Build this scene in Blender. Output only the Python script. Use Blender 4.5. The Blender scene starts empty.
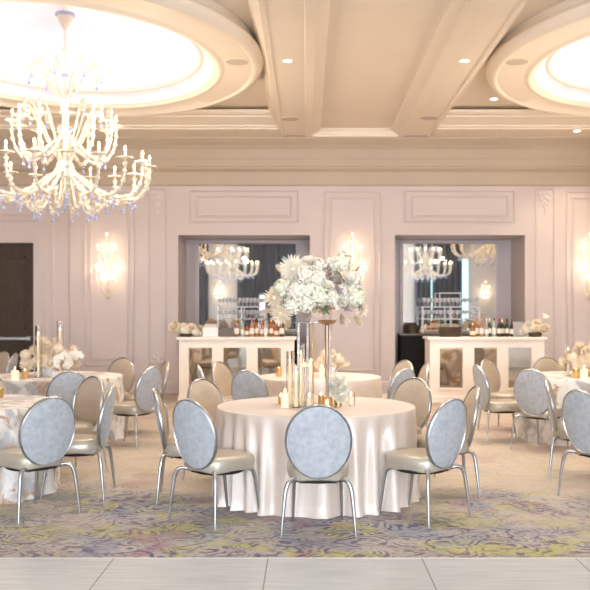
import bpy, math, random
from math import sin, cos, pi, radians as R
from mathutils import Vector, Matrix, Euler
random.seed(7)
scene = bpy.context.scene
COL = scene.collection
F = 900.0; VX = 307.0; VY = 310.0; CH = 1.575         # camera model of the photograph
def X_at(px, d): return (px - VX) * d / F
def Z_at(py, d): return CH + (VY - py) * d / F
def D_on(py, z): return (CH - z) * F / (py - VY)

# ------------------------------------------------------------------ mesh builder
class MB:
    def __init__(s): s.v = []; s.f = []
    def add(s, vs, fs):
        n = len(s.v); s.v += [tuple(v) for v in vs]; s.f += [tuple(i + n for i in f) for f in fs]; return s
    def box(s, x0, x1, y0, y1, z0, z1):
        return s.add([(x0,y0,z0),(x1,y0,z0),(x1,y1,z0),(x0,y1,z0),(x0,y0,z1),(x1,y0,z1),(x1,y1,z1),(x0,y1,z1)],
                     [(0,3,2,1),(4,5,6,7),(0,1,5,4),(1,2,6,5),(2,3,7,6),(3,0,4,7)])
    def bbox(s, x0, x1, y0, y1, z0, z1, b=.006):         # chamfered box
        pts = []; 
        def ring(ix, iy, z): return [(x0+ix,y0+iy+b*0,z),(x1-ix,y0+iy,z),(x1-ix,y1-iy,z),(x0+ix,y1-iy,z)]
        rings = [ring(b,b,z0), ring(0,0,z0+b), ring(0,0,z1-b), ring(b,b,z1)]
        vs = [p for r in rings for p in r]; fs = [(3,2,1,0),(12,13,14,15)]
        for k in range(3):
            for i in range(4):
                j = (i+1) % 4; fs.append((k*4+i,k*4+j,k*4+4+j,k*4+4+i))
        return s.add(vs, fs)
    def lathe(s, prof, n=24, c=(0,0,0), flute=None):
        vs = []; fs = []
        for r, z in prof:
            for i in range(n):
                a = 2*pi*i/n; rr = r * (1 + (flute[1]*cos(flute[0]*a) if flute else 0))
                vs.append((c[0]+rr*cos(a), c[1]+rr*sin(a), c[2]+z))
        for k in range(len(prof)-1):
            for i in range(n):
                j = (i+1) % n; fs.append((k*n+i,k*n+j,k*n+n+j,k*n+n+i))
        m = len(prof)
        if prof[0][0] > 1e-4 and prof[0][0] < 5 and not getattr(s, 'open_ends', False): fs.append(tuple(range(n-1,-1,-1)))
        if prof[-1][0] > 1e-4 and not getattr(s, 'open_ends', False): fs.append(tuple((m-1)*n+i for i in range(n)))
        return s.add(vs, fs)
    def tube(s, path, rad, n=8, twist=None, caps=True):
        P = [Vector(p) for p in path]; m = len(P)
        rad = rad if isinstance(rad, (list, tuple)) else [rad]*m
        vs = []; fs = []
        t0 = (P[1]-P[0]).normalized(); up = Vector((0,0,1)) if abs(t0.z) < .9 else Vector((1,0,0))
        u = (up - t0*up.dot(t0)).normalized()
        for k in range(m):
            t = (P[min(k+1,m-1)] - P[max(k-1,0)]).normalized()
            u = (u - t*u.dot(t)).normalized(); w = t.cross(u)
            for i in range(n):
                a = 2*pi*i/n
                rr = rad[k]*(1 + (twist[2]*cos(twist[0]*a + twist[1]*k) if twist else 0))
                vs.append(P[k] + (u*cos(a) + w*sin(a))*rr)
        for k in range(m-1):
            for i in range(n):
                j = (i+1) % n; fs.append((k*n+i,k*n+j,k*n+n+j,k*n+n+i))
        if caps:
            fs.append(tuple(range(n-1,-1,-1))); fs.append(tuple((m-1)*n+i for i in range(n)))
        return s.add(vs, fs)
    def ball(s, c, r, n=8, m=6, sz=1.0):
        prof = [(max(1e-5, r*sin(pi*k/m)), -r*sz*cos(pi*k/m)) for k in range(m+1)]
        return s.lathe(prof, n, c)
    def prism_y(s, prof, y0, y1):                        # profile of (x, z) extruded along y
        n = len(prof); vs = [(x,y0,z) for x,z in prof] + [(x,y1,z) for x,z in prof]
        fs = [(i,(i+1)%n,n+(i+1)%n,n+i) for i in range(n)] + [tuple(range(n-1,-1,-1)), tuple(range(n,2*n))]
        return s.add(vs, fs)
    def prism_x(s, prof, x0, x1):                        # profile of (y, z) extruded along x
        n = len(prof); vs = [(x0,y,z) for y,z in prof] + [(x1,y,z) for y,z in prof]
        fs = [(i,(i+1)%n,n+(i+1)%n,n+i) for i in range(n)] + [tuple(range(n-1,-1,-1)), tuple(range(n,2*n))]
        return s.add(vs, fs)
    def xf(s, M, start=0):
        for i in range(start, len(s.v)): s.v[i] = tuple(M @ Vector(s.v[i]))
        return s

def smooth_path(pts, k=5):                               # Catmull-Rom
    P = [Vector(p) for p in pts]; out = []
    for i in range(len(P)-1):
        a = P[max(i-1,0)]; b = P[i]; c = P[i+1]; d = P[min(i+2,len(P)-1)]
        for j in range(k):
            t = j/k
            out.append(.5*((2*b)+(c-a)*t+(2*a-5*b+4*c-d)*t*t+(3*b-a-3*c+d)*t**3))
    out.append(P[-1]); return out
def lerp_list(vals, n):
    out = []
    for i in range(n):
        t = i/(n-1)*(len(vals)-1); a = int(min(t, len(vals)-2)); out.append(vals[a]+(vals[a+1]-vals[a])*(t-a))
    return out

def mesh(name, mb, mat, sharp=40):
    me = bpy.data.meshes.new(name); me.from_pydata(mb.v, [], mb.f); me.validate()
    import bmesh
    bm = bmesh.new(); bm.from_mesh(me); bmesh.ops.recalc_face_normals(bm, faces=bm.faces); bm.to_mesh(me); bm.free()
    me.materials.append(mat)
    me.polygons.foreach_set('use_smooth', [True]*len(me.polygons))
    me.set_sharp_from_angle(angle=R(sharp)); me.update()
    return me
def obj(name, mb, mat, parent=None, loc=(0,0,0), rot=(0,0,0), sharp=40, label=None):
    me = mb if isinstance(mb, bpy.types.Mesh) else mesh(name, mb, mat, sharp)
    o = bpy.data.objects.new(name, me); COL.objects.link(o); o.location = loc; o.rotation_euler = rot
    if parent: o.parent = parent
    if label: o['label'] = label
    return o
def tag(o, label, cat, group=None, kind=None):
    o['label'] = label; o['category'] = cat
    if group: o['group'] = group
    if kind: o['kind'] = kind
    return o
def thing(name, label, cat, loc=(0,0,0), rz=0, group=None):
    o = bpy.data.objects.new(name, None); COL.objects.link(o); o.empty_display_size = .1
    o.location = loc; o.rotation_euler = (0,0,rz); return tag(o, label, cat, group)
def struct(name, mb, mat, parent=None, loc=(0,0,0), sharp=30, label=None):
    o = obj(name, mb, mat, parent, loc, sharp=sharp)
    if not parent:
        o['kind'] = 'structure'
        if label: o['label'] = label; 
    return o
def kids(o): return [c for c in ALLK if c.parent == o]
def dup(root, loc, rz=0, label=None, group=None, rot=None, scale=None):
    r = root.copy(); COL.objects.link(r); r.location = loc; r.rotation_euler = rot or (0,0,rz)
    if scale: r.scale = scale if isinstance(scale, tuple) else (scale,)*3
    if label: r['label'] = label
    if group: r['group'] = group
    for ch in list(root.children):
        c = ch.copy(); COL.objects.link(c); c.parent = r
        for g in list(ch.children):
            d = g.copy(); COL.objects.link(d); d.parent = c
    return r

# ------------------------------------------------------------------ materials
def pmat(name, col, rough=.5, metal=0., var=.06, vscale=8., bump=0., bscale=60., trans=0., ior=1.45, sheen=0., coat=0., emit=None, estr=0., alpha=1., stretch=(1,1,1), spec=.5, col2=None, sss=0.):
    m = bpy.data.materials.new(name); m.use_nodes = True
    nt = m.node_tree; N = nt.nodes; L = nt.links; b = N['Principled BSDF']
    tc = N.new('ShaderNodeTexCoord'); mp = N.new('ShaderNodeMapping'); mp.inputs['Scale'].default_value = stretch
    L.new(tc.outputs['Object'], mp.inputs['Vector'])
    no = N.new('ShaderNodeTexNoise'); no.inputs['Scale'].default_value = vscale; no.inputs['Detail'].default_value = 4
    L.new(mp.outputs['Vector'], no.inputs['Vector'])
    rp = N.new('ShaderNodeValToRGB'); e = rp.color_ramp.elements
    c2 = col2 or tuple(min(1, c*(1+var)) for c in col)
    e[0].position = .3; e[1].position = .7
    e[0].color = tuple(c*(1-var) for c in col)+(1,) if not col2 else tuple(col)+(1,); e[1].color = tuple(c2)+(1,)
    L.new(no.outputs['Fac'], rp.inputs['Fac']); L.new(rp.outputs['Color'], b.inputs['Base Color'])
    b.inputs['Roughness'].default_value = rough; b.inputs['Metallic'].default_value = metal
    b.inputs['Transmission Weight'].default_value = trans; b.inputs['IOR'].default_value = ior
    b.inputs['Sheen Weight'].default_value = sheen; b.inputs['Coat Weight'].default_value = coat
    b.inputs['Specular IOR Level'].default_value = spec; b.inputs['Alpha'].default_value = alpha
    b.inputs['Subsurface Weight'].default_value = sss
    if emit: b.inputs['Emission Color'].default_value = tuple(emit)+(1,); b.inputs['Emission Strength'].default_value = estr
    if bump:
        n2 = N.new('ShaderNodeTexNoise'); n2.inputs['Scale'].default_value = bscale; n2.inputs['Detail'].default_value = 3
        L.new(mp.outputs['Vector'], n2.inputs['Vector'])
        bp = N.new('ShaderNodeBump'); bp.inputs['Strength'].default_value = bump; bp.inputs['Distance'].default_value = .01
        L.new(n2.outputs['Fac'], bp.inputs['Height']); L.new(bp.outputs['Normal'], b.inputs['Normal'])
    return m
def emat(name, col, s):
    return pmat(name, col, .5, emit=col, estr=s, var=.02)

M = {}
M['wall'] = pmat('wall_paint', (.60,.51,.48), .55, var=.02, vscale=1.5, bump=.02)
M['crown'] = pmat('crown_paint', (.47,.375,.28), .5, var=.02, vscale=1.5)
M['ceil'] = pmat('ceiling_paint', (.86,.75,.62), .6, var=.02, vscale=1.0)
M['dome'] = pmat('dome_paint', (.69,.67,.78), .6, vscale=1.6, col2=(.84,.83,.90))
M['bead'] = pmat('dome_bead_paint', (.80,.68,.64), .5, var=.02)
M['niche'] = pmat('wall_paint_shaded', (.56,.49,.49), .6, var=.02, vscale=2.)  # same paint as the walls, with the niche's shade put into the colour
M['ornament'] = pmat('ornament_plaster', (.66,.58,.56), .5, var=.05)
M['door'] = pmat('door_dark_wood', (.050,.031,.017), .6, var=.25, vscale=6, stretch=(8,8,1))
M['brass'] = pmat('brass', (.72,.55,.32), .3, 1., var=.08)
M['silver'] = pmat('brushed_silver', (.47,.48,.50), .33, 1., var=.08, vscale=20)
M['velvet'] = pmat('crushed_velvet_pale_blue', (.35,.365,.40), .75, var=.1, vscale=26, sheen=.2, bump=.2, bscale=40, col2=(.47,.485,.515))
M['leather'] = pmat('champagne_leather', (.50,.41,.315), .42, .15, var=.05, vscale=14, bump=.06, bscale=160)
M['seat'] = pmat('pewter_leather', (.48,.43,.35), .36, .35, var=.05, vscale=14, bump=.05, bscale=160)
M['black'] = pmat('black_underside', (.02,.02,.022), .6, var=.1)
M['satin'] = pmat('champagne_satin', (.73,.615,.54), .4, .12, var=.03, vscale=5, sheen=.2, spec=.9)
M['barwhite'] = pmat('bar_white_lacquer', (.92,.83,.74), .4, var=.02, coat=.1)
M['bartop'] = pmat('bar_top_cream', (.92,.84,.76), .3, var=.02)
M['mirror'] = pmat('mirror_silver', (.86,.86,.86), .015, 1., var=.01)
M['antique'] = pmat('antique_mirror', (.72,.66,.58), .03, 1., var=.03, vscale=9)
M['gold'] = pmat('gold_metal', (.78,.52,.24), .28, 1., var=.08)
M['bronze'] = pmat('bronze_metal', (.36,.24,.16), .35, 1., var=.1)
M['glass'] = pmat('clear_glass', (1,1,1), .02, trans=1., ior=1.25, var=0)
M['acrylic'] = pmat('acrylic', (.95,.95,.96), .05, trans=.75, ior=1.3, var=0)
M['chglass'] = pmat('murano_glass', (.98,.89,.74), .16, trans=.3, ior=1.35, var=.03, coat=.4)
M['blue'] = pmat('blue_glass', (.55,.62,.95), .1, trans=.4, ior=1.4, var=.1, coat=.3)
M['wax'] = pmat('ivory_wax', (.9,.80,.62), .45, var=.04, emit=(1,.72,.38), estr=.35)  # flame glow put into the wax as a faint warm emission
M['candle_sleeve'] = pmat('ivory_sleeve', (.92,.86,.74), .4, var=.03)
M['bulb'] = emat('warm_bulb', (1,.76,.42), 26)
M['flame'] = emat('candle_flame', (1,.66,.28), 26)
M['petal_white'] = pmat('petal_white', (.87,.79,.67), .6, var=.04, vscale=20, sheen=.1)
M['petal_green'] = pmat('petal_pale_green', (.84,.81,.64), .6, var=.08, vscale=20)
M['petal_cream'] = pmat('petal_cream', (.92,.79,.61), .65, var=.08, vscale=16)
M['pampas'] = pmat('pampas_beige', (.78,.62,.46), .8, var=.08, vscale=20)
M['dry_brown'] = pmat('dried_leaf_brown', (.40,.27,.17), .7, var=.2, vscale=12)
M['mauve'] = pmat('dried_mauve', (.34,.26,.26), .7, var=.2, vscale=12)
M['leaf'] = pmat('leaf_green', (.16,.22,.10), .5, var=.2, vscale=12)
M['stemgreen'] = pmat('stem_green', (.25,.28,.14), .6, var=.15)
M['ceramic'] = pmat('white_ceramic', (.80,.78,.76), .25, var=.02)
M['blackwood'] = pmat('back_counter_black', (.010,.009,.009), .65, var=.2, spec=.2)
M['browntop'] = pmat('back_counter_top', (.11,.075,.05), .3, var=.2)
M['drape'] = pmat('charcoal_drape', (.060,.058,.062), .8, var=.15, vscale=3, stretch=(6,6,.4))
M['winteal'] = emat('window_daylight_teal', (.55,.92,.95), 2.2)
M['windows'] = emat('window_daylight', (.86,.93,1.0), 3.0)
M['lens'] = emat('downlight_lens', (1,.86,.66), 9)
M['cove'] = emat('cove_strip', (.86,.90,1.0), 4)
M['grille'] = pmat('speaker_grille', (.56,.47,.38), .7, var=.03)
M['stemware'] = pmat('stemware_glass', (.93,.93,.94), .1, trans=.5, ior=1.3, var=0, coat=.3)
M['whitemetal'] = pmat('white_metal', (.8,.8,.8), .3, var=.02)
M['sidewall'] = pmat('side_wall_paint', (.56,.50,.45), .6, var=.02)
M['amber'] = pmat('amber_spirit', (.50,.17,.03), .08, trans=.35, var=.08, coat=.4)
M['clearsp'] = pmat('clear_spirit', (.80,.82,.80), .06, trans=.6, ior=1.35, var=.02, coat=.4)
M['greenb'] = pmat('green_bottle_glass', (.05,.13,.05), .08, trans=.3, var=.1, coat=.4)
M['darkb'] = pmat('dark_wine_glass', (.03,.018,.015), .08, var=.1, coat=.5)
M['rosebt'] = pmat('rose_spirit', (.70,.32,.20), .08, trans=.4, var=.08, coat=.4)
M['paper'] = pmat('label_paper', (.82,.76,.66), .7, var=.04)
M['redcap'] = pmat('red_cap', (.42,.05,.04), .4, var=.08)
M['blackcap'] = pmat('black_cap', (.02,.02,.02), .4, var=.08)
M['bucket'] = pmat('hammered_dark_bowl', (.10,.075,.055), .35, .6, var=.2, vscale=30, bump=.3, bscale=40)

def carpet():
    m = bpy.data.materials.new('swirl_carpet'); m.use_nodes = True
    nt = m.node_tree; N = nt.nodes; L = nt.links; b = N['Principled BSDF']
    def node(t, **k):
        n = N.new(t)
        for a, v in k.items(): setattr(n, a, v)
        return n
    def math_(op, a, bb=None, c=None):
        n = node('ShaderNodeMath', operation=op)
        for i, x in enumerate([a, bb, c]):
            if x is None: continue
            if isinstance(x, (int, float)): n.inputs[i].default_value = x
            else: L.new(x, n.inputs[i])
        return n.outputs[0]
    def noise(sc, det=3, off=0, dist=0.):
        mp = node('ShaderNodeMapping'); mp.inputs['Location'].default_value = (off, off*.7, 0); L.new(tc.outputs['Object'], mp.inputs['Vector'])
        n = node('ShaderNodeTexNoise'); n.inputs['Scale'].default_value = sc; n.inputs['Detail'].default_value = det; n.inputs['Distortion'].default_value = dist
        L.new(mp.outputs['Vector'], n.inputs['Vector']); return n
    def ramp(x, a, c):
        n = node('ShaderNodeMapRange', interpolation_type='SMOOTHSTEP'); n.inputs[1].default_value = a; n.inputs[2].default_value = c; L.new(x, n.inputs[0]); return n.outputs[0]
    def mix(f, A, B):
        n = node('ShaderNodeMix', data_type='RGBA')
        if isinstance(f, (int, float)): n.inputs[0].default_value = f
        else: L.new(f, n.inputs[0])
        for i, x in ((6, A), (7, B)):
            if isinstance(x, tuple): n.inputs[i].default_value = x+(1,)
            else: L.new(x, n.inputs[i])
        return n.outputs[2]
    tc = node('ShaderNodeTexCoord')
    # warped coordinates
    wn = noise(1.9, 3, 3.1)
    sub = node('ShaderNodeVectorMath', operation='SUBTRACT'); L.new(wn.outputs['Color'], sub.inputs[0]); sub.inputs[1].default_value = (.5,.5,.5)
    sc = node('ShaderNodeVectorMath', operation='SCALE'); L.new(sub.outputs[0], sc.inputs[0]); sc.inputs['Scale'].default_value = .7
    ad = node('ShaderNodeVectorMath', operation='ADD'); L.new(tc.outputs['Object'], ad.inputs[0]); L.new(sc.outputs[0], ad.inputs[1])
    vo = node('ShaderNodeTexVoronoi', feature='F1'); vo.inputs['Scale'].default_value = 2.7; L.new(ad.outputs[0], vo.inputs['Vector'])
    rings = math_('SINE', math_('MULTIPLY', vo.outputs['Distance'], 36.))
    lines = ramp(rings, -.05, .6)
    vo2 = node('ShaderNodeTexVoronoi', feature='SMOOTH_F1'); vo2.inputs['Scale'].default_value = 4.2; vo2.inputs['Smoothness'].default_value = .25
    L.new(ad.outputs[0], vo2.inputs['Vector'])
    lines2 = math_('MULTIPLY', ramp(math_('SINE', math_('MULTIPLY', vo2.outputs['Distance'], 30.)), .2, .75), ramp(noise(4.5, 3, 31., .5).outputs['Fac'], .45, .58))
    brk = ramp(noise(6.5, 4, 9., .4).outputs['Fac'], .42, .56)
    big = noise(.9, 2, 21.).outputs['Fac']
    sep = node('ShaderNodeSeparateXYZ'); L.new(tc.outputs['Object'], sep.inputs[0])
    front = node('ShaderNodeMapRange', interpolation_type='SMOOTHSTEP'); front.inputs[1].default_value = 8.6; front.inputs[2].default_value = 6.0
    yy = math_('ADD', sep.outputs['Y'], math_('MULTIPLY', math_('SUBTRACT', big, .5), 6.))
    L.new(yy, front.inputs[0]); fr = front.outputs[0]
    lm = math_('MULTIPLY', math_('MAXIMUM', math_('MULTIPLY', lines, brk), math_('MULTIPLY', lines2, .6)), math_('MULTIPLY_ADD', fr, .78, .16))
    base = mix(fr, mix(noise(2.2, 4, 5.).outputs['Fac'], (.47,.39,.31), (.57,.49,.405)), mix(noise(3.2, 4, 15.).outputs['Fac'], (.40,.36,.32), (.54,.50,.45)))
    ym = math_('MULTIPLY', ramp(noise(2.4, 2, 40., .6).outputs['Fac'], .47, .60), math_('MULTIPLY_ADD', fr, .62, .12))
    c1 = mix(ym, base, (.50,.48,.13))
    pm = math_('MULTIPLY', ramp(noise(1.5, 3, 63., .8).outputs['Fac'], .54, .66), math_('MULTIPLY_ADD', fr, .35, .25))
    c2 = mix(pm, c1, (.34,.12,.20))
    gm = math_('MULTIPLY', ramp(noise(1.9, 3, 83., .8).outputs['Fac'], .50, .62), math_('MULTIPLY', fr, .75))
    c2b = mix(gm, c2, (.30,.33,.40))
    dk = mix(ramp(noise(1.2, 2, 77.).outputs['Fac'], .4, .6), (.10,.08,.20), (.18,.12,.17))
    c3 = mix(lm, c2b, dk)
    c3 = mix(math_('MULTIPLY', ramp(noise(34., 3, 11., 1.).outputs['Fac'], .48, .62), math_('MULTIPLY_ADD', fr, .30, .10)), c3, (.17,.14,.17))
    L.new(c3, b.inputs['Base Color']); b.inputs['Roughness'].default_value = .95; b.inputs['Sheen Weight'].default_value = .1; b.inputs['Specular IOR Level'].default_value = .15
    n2 = noise(220., 2); bp = node('ShaderNodeBump'); bp.inputs['Strength'].default_value = .35; bp.inputs['Distance'].default_value = .006
    L.new(n2.outputs['Fac'], bp.inputs['Height']); L.new(bp.outputs['Normal'], b.inputs['Normal'])
    return m
M['carpet'] = carpet()

def dancefloor():
    m = bpy.data.materials.new('whitewashed_dance_floor'); m.use_nodes = True
    nt = m.node_tree; N = nt.nodes; L = nt.links; b = N['Principled BSDF']
    tc = N.new('ShaderNodeTexCoord'); mp = N.new('ShaderNodeMapping'); L.new(tc.outputs['Object'], mp.inputs['Vector'])
    mp.inputs['Scale'].default_value = (1.2, 14, 1)
    no = N.new('ShaderNodeTexNoise'); no.inputs['Scale'].default_value = 2.2; no.inputs['Detail'].default_value = 5; L.new(mp.outputs['Vector'], no.inputs['Vector'])
    rp = N.new('ShaderNodeValToRGB'); e = rp.color_ramp.elements; e[0].position = .3; e[1].position = .72
    e[0].color = (.455,.475,.50,1); e[1].color = (.59,.61,.63,1); L.new(no.outputs['Fac'], rp.inputs['Fac'])
    sp = N.new('ShaderNodeSeparateXYZ'); L.new(tc.outputs['Object'], sp.inputs[0])
    def seam(out, per, off):
        a = N.new('ShaderNodeMath'); a.operation = 'ADD'; L.new(out, a.inputs[0]); a.inputs[1].default_value = -off + 100*per
        f = N.new('ShaderNodeMath'); f.operation = 'MODULO'; L.new(a.outputs[0], f.inputs[0]); f.inputs[1].default_value = per
        l = N.new('ShaderNodeMath'); l.operation = 'LESS_THAN'; L.new(f.outputs[0], l.inputs[0]); l.inputs[1].default_value = .008
        return l.outputs[0]
    mx = N.new('ShaderNodeMath'); mx.operation = 'MAXIMUM'; L.new(seam(sp.outputs['X'], .968, -.25), mx.inputs[0]); L.new(seam(sp.outputs['Y'], .968, 5.66-.968), mx.inputs[1])
    mi = N.new('ShaderNodeMix'); mi.data_type = 'RGBA'; L.new(mx.outputs[0], mi.inputs[0]); L.new(rp.outputs['Color'], mi.inputs[6]); mi.inputs[7].default_value = (.20,.17,.15,1)
    L.new(mi.outputs[2], b.inputs['Base Color']); b.inputs['Roughness'].default_value = .38
    return m
M['dance'] = dancefloor()

def pattern_cloth():
    m = bpy.data.materials.new('marbled_linen'); m.use_nodes = True
    nt = m.node_tree; N = nt.nodes; L = nt.links; b = N['Principled BSDF']
    tc = N.new('ShaderNodeTexCoord')
    def ns(sc, off, d):
        mp = N.new('ShaderNodeMapping'); mp.inputs['Location'].default_value = (off,off,off); L.new(tc.outputs['Object'], mp.inputs['Vector'])
        n = N.new('ShaderNodeTexNoise'); n.inputs['Scale'].default_value = sc; n.inputs['Detail'].default_value = 5; n.inputs['Distortion'].default_value = d
        L.new(mp.outputs['Vector'], n.inputs['Vector']); return n.outputs['Fac']
    def rmp(x, a, c):
        n = N.new('ShaderNodeMapRange'); n.interpolation_type = 'SMOOTHSTEP'; n.inputs[1].default_value = a; n.inputs[2].default_value = c; L.new(x, n.inputs[0]); return n.outputs[0]
    def mix(f, A, B):
        n = N.new('ShaderNodeMix'); n.data_type = 'RGBA'; L.new(f, n.inputs[0])
        for i, x in ((6, A), (7, B)):
            if isinstance(x, tuple): n.inputs[i].default_value = x+(1,)
            else: L.new(x, n.inputs[i])
        return n.outputs[2]
    c = mix(rmp(ns(3.2, 1., 1.2), .46, .62), (.80,.75,.70), (.46,.44,.44))
    c = mix(rmp(ns(3.6, 7., 1.6), .55, .63), c, (.47,.31,.21))
    L.new(c, b.inputs['Base Color']); b.inputs['Roughness'].default_value = .7; b.inputs['Sheen Weight'].default_value = .2
    return m
M['marbled'] = pattern_cloth()

# ------------------------------------------------------------------ the room
WY = 17.1; NB = 18.27; XL = -8.0; XR = 9.8; YB = -9.0; AX = .9
NL = (-2.45, .057); NR = (1.672, 4.142); NZ = 3.0; ZC = 5.08; ZB = 4.8
def mirx(x): return 2*AX - x
struct('floor', MB().box(XL, XR, 5.715, NB+.2, -.1, 0), M['carpet'])
struct('dance_floor', MB().box(XL, XR, YB, 5.66, -.1, .014), M['dance'])
struct('trim_1', MB().prism_x([(5.66,-.1),(5.66,.015),(5.672,.015),(5.715,.003),(5.715,-.1)], XL, XR), M['whitemetal'])
DX = (-7.4, -5.19); DZ = 2.85
w = MB()
w.box(XL, DX[0], WY, NB+.2, 0, ZC); w.box(DX[0], DX[1], WY, NB+.2, DZ, ZC); w.box(DX[1], NL[0], WY, NB+.2, 0, ZC)
w.box(NL[0], NL[1], WY, NB+.2, NZ, ZC); w.box(NL[1], NR[0], WY, NB+.2, 0, ZC); w.box(NR[0], NR[1], WY, NB+.2, NZ, ZC); w.box(NR[1], XR, WY, NB+.2, 0, ZC)
struct('wall_back', w, M['wall'])
nb = MB(); nb.box(NL[0], NL[1], NB, NB+.2, 0, NZ); struct('wall_niche', nb, M['niche'])
nb = MB(); nb.box(NR[0], NR[1], NB, NB+.2, 0, NZ); struct('wall_niche.001', nb, M['niche'])
struct('wall_left', MB().box(XL-.2, XL, YB, NB+.2, 0, ZC), M['wall'])
struct('wall_right', MB().box(XR, XR+.2, YB, NB+.2, 0, ZC), M['wall'])
# wall behind the camera with window openings
WN = [(-7.2,-5.7,.5,4.0), (.1,2.2,.5,4.0), (2.5,4.6,.5,4.0), (7.82,8.2,.3,4.2), (-2.42,-2.1,1.3,2.35), (6.22,6.34,.3,4.2)]
wf = MB(); xs = sorted(WN); cur = XL
for a, b_, z0, z1 in xs:
    wf.box(cur, a, YB-.2, YB, 0, ZC); wf.box(a, b_, YB-.2, YB, 0, z0); wf.box(a, b_, YB-.2, YB, z1, ZC); cur = b_
wf.box(cur, XR, YB-.2, YB, 0, ZC)
struct('wall_front', wf, M['sidewall'])
for i, (a, b_, z0, z1) in enumerate(WN):
    p = MB().box(a, b_, YB-.16, YB-.14, z0, z1)
    o = struct('window_%d' % (i+1), p, M['winteal'] if i in (3, 5) else M['windows'])
    fr = MB(); t = .05 if b_-a > .2 else .015
    fr.box(a, a+t, YB-.14, YB-.06, z0, z1); fr.box(b_-t, b_, YB-.14, YB-.06, z0, z1); fr.box(a, b_, YB-.14, YB-.06, z0, z0+t); fr.box(a, b_, YB-.14, YB-.06, z1-t, z1)
    if b_-a > 1:
        fr.box((a+b_)/2-.02, (a+b_)/2+.02, YB-.14, YB-.08, z0, z1); fr.box(a, b_, YB-.14, YB-.08, z0+(z1-z0)*.66-.02, z0+(z1-z0)*.66+.02)
    obj('window_frame', fr, M['whitemetal'], o)
# ceiling plane with four round openings under the domes
RC = [(-3.2,11.9), (5.06,11.9), (-3.2,-2.0), (5.06,-2.0)]; RSX, RSY = .978, 1.21
c = MB(); HS = 2.55; HY = 3.1
def rect(x0, x1, y0, y1): c.box(x0, x1, y0, y1, ZC, ZC+.02)
def holed(cx, cy, r=2.3, n=64):
    vs = []; fs = []
    for i in range(n):
        a = 2*pi*i/n; k = HS/max(abs(cos(a)), abs(sin(a)))
        vs += [(cx+RSX*r*cos(a), cy+RSY*r*sin(a), ZC), (cx+k*cos(a), cy+k*sin(a)*HY/HS, ZC)]
    for i in range(n): j = (i+1) % n; fs.append((2*i, 2*i+1, 2*j+1, 2*j))
    c.add(vs, fs)
for sx in (0, 1):
    cx = RC[sx][0]
    lo, hi = cx-HS, cx+HS
    rect(lo, hi, YB, -2-HY); rect(lo, hi, -2+HY, 11.9-HY); rect(lo, hi, 11.9+HY, WY)
rect(XL, RC[0][0]-HS, YB, WY); rect(RC[1][0]+HS, XR, YB, WY); rect(RC[0][0]+HS, RC[1][0]-HS, YB, WY)
for cx, cy in RC: holed(cx, cy)
struct('ceiling', c, M['ceil'])
# middle coffer plane, beams, perimeter beam, crown
tn = [1]
def trim(mb, mat, sharp=30):
    tn[0] += 1; return struct('trim_%d' % tn[0], mb, mat, sharp=sharp)
trim(MB().box(.20, 1.60, YB, 16.79, 4.94, 4.98), M['ceil'])
bp = [(-.66,5.085),(-.66,5.02),(-.635,5.0),(-.62,4.97),(-.595,4.93),(-.57,4.90),(-.545,4.89),(-.545,4.87),(-.52,4.85),(-.51,4.82),(-.51,4.8),(-.455,4.8),(-.44,4.822),(-.03,4.822),(-.015,4.8),
      (.10,4.8),(.10,4.812),(.115,4.83),(.13,4.835),(.13,4.85),(.16,4.86),(.19,4.875),(.225,4.90),(.245,4.92),(.25,4.93),(.28,4.93),(.28,4.945),(.28,5.085)]
trim(MB().prism_y(bp, YB, 16.78), M['ceil'])
trim(MB().prism_y([(mirx(x), z) for x, z in bp], YB, 16.78), M['ceil'])
cbp = [(16.78,5.085),(16.78,4.8),(16.04,4.8),(16.04,4.815),(16.0,4.83),(15.96,4.835),(15.95,4.855),(15.85,4.87),(15.74,4.90),(15.66,4.92),(15.62,4.925),(15.60,4.95),(15.5,4.955),(15.47,4.97),(15.45,4.99),(15.45,5.02),(15.75,5.02),(15.75,5.085)]
trim(MB().prism_x(cbp, XL, -.5), M['ceil']); trim(MB().prism_x(cbp, mirx(-.5), XR), M['ceil'])
trim(MB().prism_x([(16.79,4.945),(16.79,4.8),(16.72,4.8),(16.72,4.84),(16.70,4.86),(16.70,4.89),(16.66,4.91),(16.64,4.945)], .08, 1.72), M['ceil'])
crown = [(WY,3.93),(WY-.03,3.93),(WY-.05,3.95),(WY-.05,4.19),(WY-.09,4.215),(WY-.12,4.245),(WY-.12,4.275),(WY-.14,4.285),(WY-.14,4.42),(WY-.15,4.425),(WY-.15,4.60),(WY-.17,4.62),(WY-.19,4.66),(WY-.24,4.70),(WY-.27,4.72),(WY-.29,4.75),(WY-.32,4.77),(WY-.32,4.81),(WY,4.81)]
trim(MB().prism_x(crown, XL, XR), M['crown'])
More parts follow.
